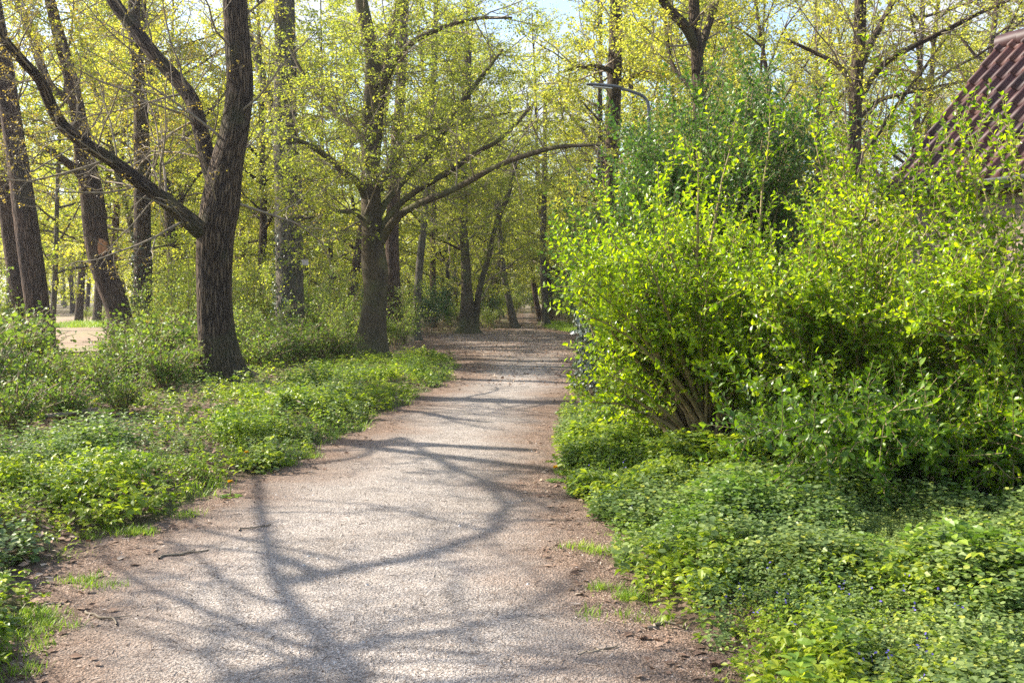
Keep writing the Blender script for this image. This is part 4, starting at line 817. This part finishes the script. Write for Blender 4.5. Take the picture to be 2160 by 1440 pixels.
scatter(mb, g, sample(g, 700, 1.2, 4.2, 3.3, 6.5, lambda x, y, d, u: (d > .3) & (u < .6)), PN, LEAF8, 2, .5, .9)
scatter(mb, g, sample(g, 9000, .3, 4, 7.5, 17, Rok(.5, 7)), PH, LEAF8, 0, .5, 1.1)
tag(mb.build("ground_cover", [M['leaf_herb'], M['leaf_groundivy'], M['leaf_nettle']], bark=False), "low nettles, ground ivy and herbs covering both verges of the path", "ground cover", kind='stuff')
# ground ivy flowers
fl = sample(g, 900, .5, 5, 3.6, 11, Rok(.3, 9)); mb = MB()
for k in range(3): leaves(mb, fl + g.normal(0, .012, fl.shape) + UP * g.uniform(.09, .17, (len(fl), 1)), g.normal(0, 1, fl.shape), g.normal(0, 1, fl.shape) + UP, .016, LEAF4, 0)
tag(mb.build("ground_ivy_flowers", [M['violet']], bark=False), "tiny violet flowers dotted through the ground ivy by the thicket", "flowers", kind='stuff')
# grass
def tufts(g, pts, n, h, mb, sp=.06):
    m = len(pts) * n; p = np.repeat(pts, n, 0) + g.normal(0, sp, (m, 3)) * [1, 1, 0]; a = g.uniform(0, 6.28, m); l = g.uniform(.2, 1.1, m)
    d = np.stack([np.cos(a) * l, np.sin(a) * l, np.ones(m)], -1); leaves(mb, p, d, np.stack([np.cos(a), np.sin(a), np.zeros(m)], -1) * -1 + UP * .3, h * g.uniform(.5, 1.2, m), BLADE, 0)
mb = MB()
tp = [gnd(x, y) for x, y in [(20, 1340), (60, 1360), (15, 1420), (110, 1310), (35, 1325), (170, 1235), (190, 1245), (300, 1125), (230, 1130), (40, 1385), (120, 1330), (75, 1300), (400, 1090), (1230, 1160), (1285, 1240), (1320, 1260), (1360, 1270), (1310, 1310), (1255, 1165), (600, 985), (650, 965), (1180, 1003), (300, 1130)]]
tp = np.array(tp); tp[:, 2] = H(tp[:, 0], tp[:, 1]); 
for k in range(3): tufts(g, tp + g.normal(0, .05, tp.shape) * [1, 1, 0], 60, .07, mb, .04)
tufts(g, sample(g, 5000, -4.5, 0.2, 8, 24, lambda x, y, d, u: (x < xl(y)) & (d > 0) & (d < 1.1) & (u < .5 - d * .4)), 14, .10, mb)
tufts(g, sample(g, 5000, -4.5, -.5, 4, 14, lambda x, y, d, u: (x < xl(y)) & (d > -.3) & (d < .6) & (u < .22 * np.exp(-np.maximum(0, -d) / .15)) & (vnoise(x, y, 3, 33) > -.1)), 10, .045, mb, .035)
tufts(g, sample(g, 4000, .2, 4, 3.6, 14, lambda x, y, d, u: (x > xr(y)) & (d > -.25) & (d < .6) & (u < .25 * np.exp(-np.maximum(0, -d) / .12)) & (vnoise(x, y, 3, 34) > -.2)), 11, .06, mb, .04)
tufts(g, sample(g, 3000, 0, 8, 42, 62, lambda x, y, d, u: (x > xr(y)) & (d > 0) & (d < 5)), 10, .22, mb, .2)
tufts(g, sample(g, 900, 1.5, 4, 26, 34, lambda x, y, d, u: (x > 1.8) & (x < 3.4) & (u < .5)), 10, .10, mb, .15)
tufts(g, sample(g, 4000, -26, -12, 50, 70, lambda x, y, d, u: (np.abs(x + .395 * y) < 3.5) & (u < .8)), 10, .3, mb, .25)
tag(mb.build("grass", [M['grass']], bark=False), "short bright grass tufts along the path edges and far patch", "grass", kind='stuff')
# dead leaves, chips, pebbles
def flakes(mb, g, pts, size, tpl=LEAF4, tilt=.35):
    n = len(pts); leaves(mb, pts + UP * .012, g.normal(0, 1, (n, 3)) * [1, 1, .15], UP + g.normal(0, tilt, (n, 3)), size * g.uniform(.5, 1.5, n), tpl, 0)
mb = MB()
lift = lambda p, z: p + np.array([0, 0, z])
flakes(mb, g, lift(sample(g, 16000, -8, 4, 3.6, 26, lambda x, y, d, u: (d > -.35) & (d < np.where(x > 0, 3.5, 1.5)) & (u < .75 - np.abs(d) * .12)), .018), .045)
flakes(mb, g, lift(sample(g, 30000, -9, 5, 18, 52, lambda x, y, d, u: (d > -6) & (u < .4 + .5 * (y > 27))), .02), .06)
flakes(mb, g, lift(sample(g, 34000, -12, -1, 5, 24, lambda x, y, d, u: (d > .2) & (x < 0)), .02), .055)
tag(mb.build("leaf_litter", [M['litter']], bark=False), "brown dead leaves strewn along path edges and under the trees", "leaf litter", kind='stuff')
mb = MB()
pin = lambda lim: (lambda x, y, d, u: (d < .05) & (u < .10 + np.exp(d / .45)) )
p = sample(g, 26000, -3.2, 2.2, 3.5, 16, pin(0)); flakes(mb, g, lift(p, .014), .013, LEAF4, .3)
p = sample(g, 9000, -3.2, 2.2, 3.5, 14, lambda x, y, d, u: d < .1); n = len(p)
ln = norm(g.normal(0, 1, (n, 3)) * [1, 1, .08]); leaves(mb, lift(p, .03), ln, UP + g.normal(0, .3, (n, 3)), g.uniform(.015, .06, n), (np.array([[-.04, 0, 0], [.04, 0, 0], [.04, 1, .0], [-.04, 1, .0]]), np.array([[0, 1, 2, 3]]), None), 0)
tag(mb.build("wood_chips", [M['chip']], bark=False), "small bark chips and leaf scraps scattered over the gravel path", "wood chips", kind='stuff')
mb = MB(); p = lift(sample(g, 26000, -3.2, 2.2, 3.4, 13, lambda x, y, d, u: d < -.1), .012); n = len(p)
ov = np.array([[1, 0, 0], [-1, 0, 0], [0, 1, 0], [0, -1, 0], [0, 0, .8], [0, 0, -.4]]); s = g.uniform(.003, .009, n) * (1 + (g.random(n) > .985) * 1.4)
V = p[:, None] + (ov[None] * s[:, None, None]) * g.uniform(.7, 1.3, (n, 6, 1)); tt = np.array([[0, 2, 4], [2, 1, 4], [1, 3, 4], [3, 0, 4], [2, 0, 5], [1, 2, 5], [3, 1, 5], [0, 3, 5]])
mb.add(V, t=tt[None] + (np.arange(n) * 6)[:, None, None], smooth=False)
tag(mb.build("gravel", [M['stone']], bark=False), "loose pebbles and grit lying on the pale path", "gravel", kind='stuff')
# fallen twigs and branches
for k, (x0, y0, x1, y1, r, lab) in enumerate([(628, 936, 652, 948, .018, "short pale broken branch lying at the verge edge by the path"), (95, 930, 215, 912, .03, "grey fallen branch among brambles on the verge"), (505, 1122, 575, 1110, .006, "dark twig lying across the path middle beside pale gravel"), (330, 1180, 440, 1165, .008, "thin brown twig at the bare earth edge of the verge"), (1370, 1330, 1425, 1310, .009, "dark stick on the bare earth beside the nettles"), (1225, 1385, 1300, 1370, .006, "thin twig lying flat near the thicket edge of the gravel"), (170, 1300, 260, 1320, .008, "thin stick near the grass tufts on the bare earth"), (560, 870, 640, 905, .02, "thin fallen branch under the forked oak")]):
    a, b = gnd(x0, y0), gnd(x1, y1); g2 = np.random.default_rng(k); q = np.linspace(a, b, 9) + g2.normal(0, .015, (9, 3)) * [1, 1, .3]; q[:, 2] = H(q[:, 0], q[:, 1]) + r * .8 + .012 + (.1 if k in (1, 7) else 0); c = q[4].copy()
    mb = MB(); tube(mb, q, np.linspace(r, r * .55, 9), 7, 0, .08, 0, k); d = norm(q[5] - q[4]); e = q[5] + rot_about(d, .6, k, g2) * [1, 1, .1] * np.linalg.norm(b - a) * .3; tube(mb, np.array([q[5], e]), [r * .5, r * .25], 5, 0)
    tag(mb.build("fallen_branch", M['twig'], origin=c), lab, "branch", "fallen sticks")
# dandelions
for k, (x, y, lab) in enumerate([(1246, 884, "dandelion in bloom below the lime-green shrub, farthest along the path"), (486, 1036, "dandelion in bloom at the verge edge across from the thicket"), (1196, 974, "upper dandelion of the two at the thicket-side gravel edge"), (1172, 1003, "lower dandelion of the two at the thicket-side gravel edge"), (520, 982, "dandelion deeper in the verge herbs above the verge-edge one")]):
    c = gnd(x, y + 14); c[2] = gz(c[0], c[1]); h = .13; g2 = np.random.default_rng(k + 5); root = empty("dandelion", c, lab, "flower", "dandelions by the path")
    mb = MB(); tube(mb, np.array([[0, 0, 0], [.005, 0, h * .5], [0, .005, h]]), [.004, .0035, .003], 5); mb.build("stalk", M['leaf_nettle'], root)
    mb = MB(); n = 60; a = g2.uniform(0, 6.28, n); t = g2.random(n); d = np.stack([np.cos(a), np.sin(a), .1 + 1.4 * (1 - t)], -1); leaves(mb, np.tile([0, 0, h], (n, 1)), d, np.tile(UP, (n, 1)), .03, LEAF4, 0); mb.build("blossom", M['yellow_petal'], root)
    mb = MB(); n = 9; a = np.arange(n) * .7; d = np.stack([np.cos(a), np.sin(a), np.full(n, .3)], -1); leaves(mb, np.zeros((n, 3)), d, np.tile(UP, (n, 1)), .11, LEAF8, 0); mb.build("leaf_rosette", M['leaf_nettle'], root)

# ------------------------------------------------------------------ brick shed with tiled roof
def tile_mat():
    m, N, L, out = new_mat("roof_tile")
    a = N.new("ShaderNodeAttribute"); a.attribute_name = "tile"; t = N.new("ShaderNodeTexCoord")
    r = ramp(N, [(0, (.035, .016, .016)), (.5, (.065, .026, .025)), (1, (.11, .046, .036))]); L.new(a.outputs['Fac'], r.inputs[0])
    n = noise(N, L, t.outputs['Object'], 9, 6, .65); d = ramp(N, [(.3, (.65, .68, .66)), (.7, (1.15, 1.12, 1.1))]); L.new(n, d.inputs[0])
    ln_ = noise(N, L, t.outputs['Object'], 3.5, 8, .75); lr = ramp(N, [(.55, (0, 0, 0)), (.7, (.6, .6, .6))]); L.new(ln_, lr.inputs[0])
    p = N.new("ShaderNodeBsdfPrincipled"); L.new(mixc(N, L, lr.outputs[0], mixc(N, L, 1.0, r.outputs[0], d.outputs[0], 'MULTIPLY'), (.085, .075, .045)), p.inputs['Base Color']); p.inputs['Roughness'].default_value = .55; p.inputs['Specular IOR Level'].default_value = .3
    L.new(p.outputs[0], out.inputs[0]); return m
def brick_mat():
    m, N, L, out = new_mat("brown_brick")
    t = N.new("ShaderNodeTexCoord"); v = N.new("ShaderNodeSeparateXYZ"); L.new(t.outputs['Object'], v.inputs[0])
    ad = N.new("ShaderNodeMath"); ad.operation = 'ADD'; L.new(v.outputs[0], ad.inputs[0]); L.new(v.outputs[1], ad.inputs[1])
    cb = N.new("ShaderNodeCombineXYZ"); L.new(ad.outputs[0], cb.inputs[0]); L.new(v.outputs[2], cb.inputs[1])
    b = N.new("ShaderNodeTexBrick"); L.new(cb.outputs[0], b.inputs['Vector']); b.inputs['Scale'].default_value = 1; b.inputs['Brick Width'].default_value = .22; b.inputs['Row Height'].default_value = .0625; b.inputs['Mortar Size'].default_value = .006
    b.inputs['Color1'].default_value = (.30, .22, .165, 1); b.inputs['Color2'].default_value = (.38, .28, .21, 1); b.inputs['Mortar'].default_value = (.16, .14, .12, 1)
    n = noise(N, L, t.outputs['Object'], 25, 5, .7); d = ramp(N, [(.3, (.75, .75, .75)), (.7, (1.1, 1.1, 1.1))]); L.new(n, d.inputs[0])
    p = N.new("ShaderNodeBsdfPrincipled"); L.new(mixc(N, L, 1.0, b.outputs[0], d.outputs[0], 'MULTIPLY'), p.inputs['Base Color']); p.inputs['Roughness'].default_value = .9
    bm = N.new("ShaderNodeBump"); bm.inputs['Distance'].default_value = .006; bm.invert = True; L.new(b.outputs['Fac'], bm.inputs['Height']); L.new(bm.outputs[0], p.inputs['Normal'])
    L.new(p.outputs[0], out.inputs[0]); return m
c0, c1 = at(1873, 402, 12.5), at(2160, 365, 10.8); HE = c0[2]
ang = math.atan2(c1[1] - c0[1], c1[0] - c0[0])
shed = empty("brick_shed", (c0[0], c0[1], 0), "brown brick outbuilding with dark red pantile roof behind the shrubs", "building"); shed.rotation_euler[2] = ang
RL, RD, OH = 6.4, 2.02, .28          # length along the eave, eave to ridge, overhang;  local x along the eave, y inward
tm = tile_mat(); mb = MB(); tv = []
for side in (0, 1):
    nu, cs, pit = int(RL / .02), .335, .20; u = np.linspace(0, RL, nu + 1); hyp = RD * math.sqrt(2); nc = int(math.ceil(hyp / cs))
    ph = (u / pit) % 1; prof = .062 * np.exp(-((ph - .22) / .15) ** 2) + .012 * np.cos(2 * math.pi * ph) - .012
    for k in range(nc):
        s0, s1 = k * cs - .03, min((k + 1) * cs, hyp + .02); rows = [(s0, -.015), (s0, .05), (s1, .018)]
        V = []
        for s, z in rows:
            w = prof * (1 if z > 0 else .9) + z; yy, zz = s / math.sqrt(2), s / math.sqrt(2)
            V.append(np.stack([u, (yy - w / math.sqrt(2)) if side == 0 else (2 * RD - yy + w / math.sqrt(2)), HE + zz + w / math.sqrt(2)], -1))
        V = np.array(V); i = (np.arange(2)[:, None] * (nu + 1) + np.arange(nu)[None]); mb.add(V, q=np.stack([i, i + 1, i + nu + 2, i + nu + 1], -1).reshape(-1, 4))
        tr_ = np.random.default_rng(side * 100 + k).random(60); idx = np.floor(u[:-1] / pit + 1e-4).astype(int); tv.append(np.tile(tr_[idx], 2))
o = mb.build("roof", tm, shed, bark=False); at2 = o.data.attributes.new("tile", 'FLOAT', 'FACE'); at2.data.foreach_set("value", np.concatenate(tv).astype(np.float32))
mb = MB(); tv = []
for k in range(int(RL / .33)):
    tube(mb, np.array([[k * .33 - .03, RD, HE + RD + .0], [k * .33 + .34, RD, HE + RD + .02]]), [.13, .115], 14, 0)
rd = mb.build("ridge_tile", tm, o, bark=False); rd.data.attributes.new("tile", 'FLOAT', 'FACE').data.foreach_set("value", np.random.default_rng(1).random(len(rd.data.polygons)).astype(np.float32) * .0 + .35)
bmat = brick_mat(); mb = MB(); wy0, wy1, x0, x1 = OH, 2 * RD - OH, .12, RL - .12; zt = HE - .02
box(mb, ((x0 + x1) / 2, wy0 + .1, zt / 2), (x1 - x0, .2, zt)); box(mb, ((x0 + x1) / 2, wy1 - .1, zt / 2), (x1 - x0, .2, zt))
for xa in (x0 + .1, x1 - .1):
    v = np.array([[xa + s * .098, y, z] for s in (-1, 1) for y, z in ((wy0 + .2, 0), (wy1 - .2, 0), (wy1 - .2, zt), (RD, HE + RD - .16), (wy0 + .2, zt))])
    q4 = [[i, (i + 1) % 5, 5 + (i + 1) % 5, 5 + i] for i in range(5)]; mb.add(v, q=q4 + [[0, 1, 2, 4], [5, 7 + 0, 6, 9]][0:1], t=[[2, 3, 4], [7, 8, 9], [5, 6, 7], [5, 7, 9]], smooth=False)
mb.build("wall", bmat, shed, bark=False)
mb = MB(); box(mb, (RL / 2, OH * .5, HE - .075), (RL - .02, OH, .03)); box(mb, (RL / 2, -.0, HE - .06), (RL, .025, .14)); mb.build("fascia", plain("fascia_paint", (.05, .045, .04), .5), shed, bark=False)
mb = MB(); a = np.linspace(math.pi, 2 * math.pi, 13); prof = np.stack([np.cos(a) * .06 - .075, np.sin(a) * .06 + HE - .02], -1)
pr2 = np.vstack([prof, (prof - [-.075, HE - .02])[::-1] * .9 + [-.075, HE - .02]]); n = len(pr2)
V = np.vstack([np.column_stack([np.full(n, xx), pr2]) for xx in (-.05, RL)]); m = np.arange(n); mb.add(V, q=np.stack([m, (m + 1) % n, n + (m + 1) % n, n + m], -1), smooth=False); mb.build("gutter", plain("zinc_gutter", (.20, .205, .21), .4, .6), shed, bark=False)

# ------------------------------------------------------------------ street lamp
lb = at(1367, 600, 22.0); lb[2] = gz(lb[0], lb[1]); zt = at(1352, 212, 22.0)[2]
lamp = empty("street_lamp", lb, "grey street lamp with a curved arm showing above the shrubs", "street lamp")
gm = plain("lamp_grey", (.10, .105, .12), .5, .2)
mb = MB(); tube(mb, np.array([[0, 0, -.1], [0, 0, 1], [0, 0, zt - .5]]), [.06, .05, .04], 12); mb.build("pole", gm, lamp, bark=False)
mb = MB(); q, s = smooth_line(np.array([[0, 0, zt - .52], [-.03, 0, zt - .22], [-.14, 0, zt - .07], [-.4, -.02, zt + .03], [-.68, -.04, zt + .10]]), np.array([.04, .035, .034, .032, .03]), .06); tube(mb, q, s, 10); mb.build("arm", gm, lamp, bark=False)
mb = MB(); xs_ = np.array([-.62, -.75, -1.0, -1.25, -1.38]); zz = zt + .10 + (-.62 - xs_) * .10; wd_ = np.array([.045, .085, .11, .10, .04]); ht = np.array([.04, .055, .055, .045, .02])
a = np.linspace(0, 2 * math.pi, 14, endpoint=False); V = np.array([[x, -.04 + np.cos(t) * w, z + np.sin(t) * h * (1 if math.sin(t) > 0 else .55)] for x, z, w, h in zip(xs_, zz, wd_, ht) for t in a])
i = np.arange(4)[:, None] * 14; j = np.arange(14)[None]; mb.add(V, q=np.stack([i + j, i + (j + 1) % 14, i + 14 + (j + 1) % 14, i + 14 + j], -1)); mb.add(V[-14:], t=[[0, k, k + 1] for k in range(1, 13)]); mb.add(V[:14], t=[[0, k + 1, k] for k in range(1, 13)])
hd = mb.build("lamp_head", gm, lamp, bark=False)
mb = MB(); box(mb, (-1.03, -.04, zt + .10 + .04 - .035), (.42, .14, .02), rot=Matrix.Rotation(.1, 3, 'Y')); mb.build("diffuser", plain("lamp_glass", (.6, .6, .58), .25), hd, bark=False)
# ------------------------------------------------------------------ air
m, N, L, out = new_mat("haze_air"); pv = N.new("ShaderNodeVolumePrincipled"); pv.inputs['Color'].default_value = (.93, .95, 1, 1); pv.inputs['Density'].default_value = .0004; pv.inputs['Anisotropy'].default_value = .35
L.new(pv.outputs[0], out.inputs['Volume']); mb = MB(); box(mb, (0, 70, 12), (340, 240, 27)); tag(mb.build("haze", m, bark=False), "thin pale spring haze lying through the wood", "haze", kind='stuff')
print("objects", len(COL.objects))
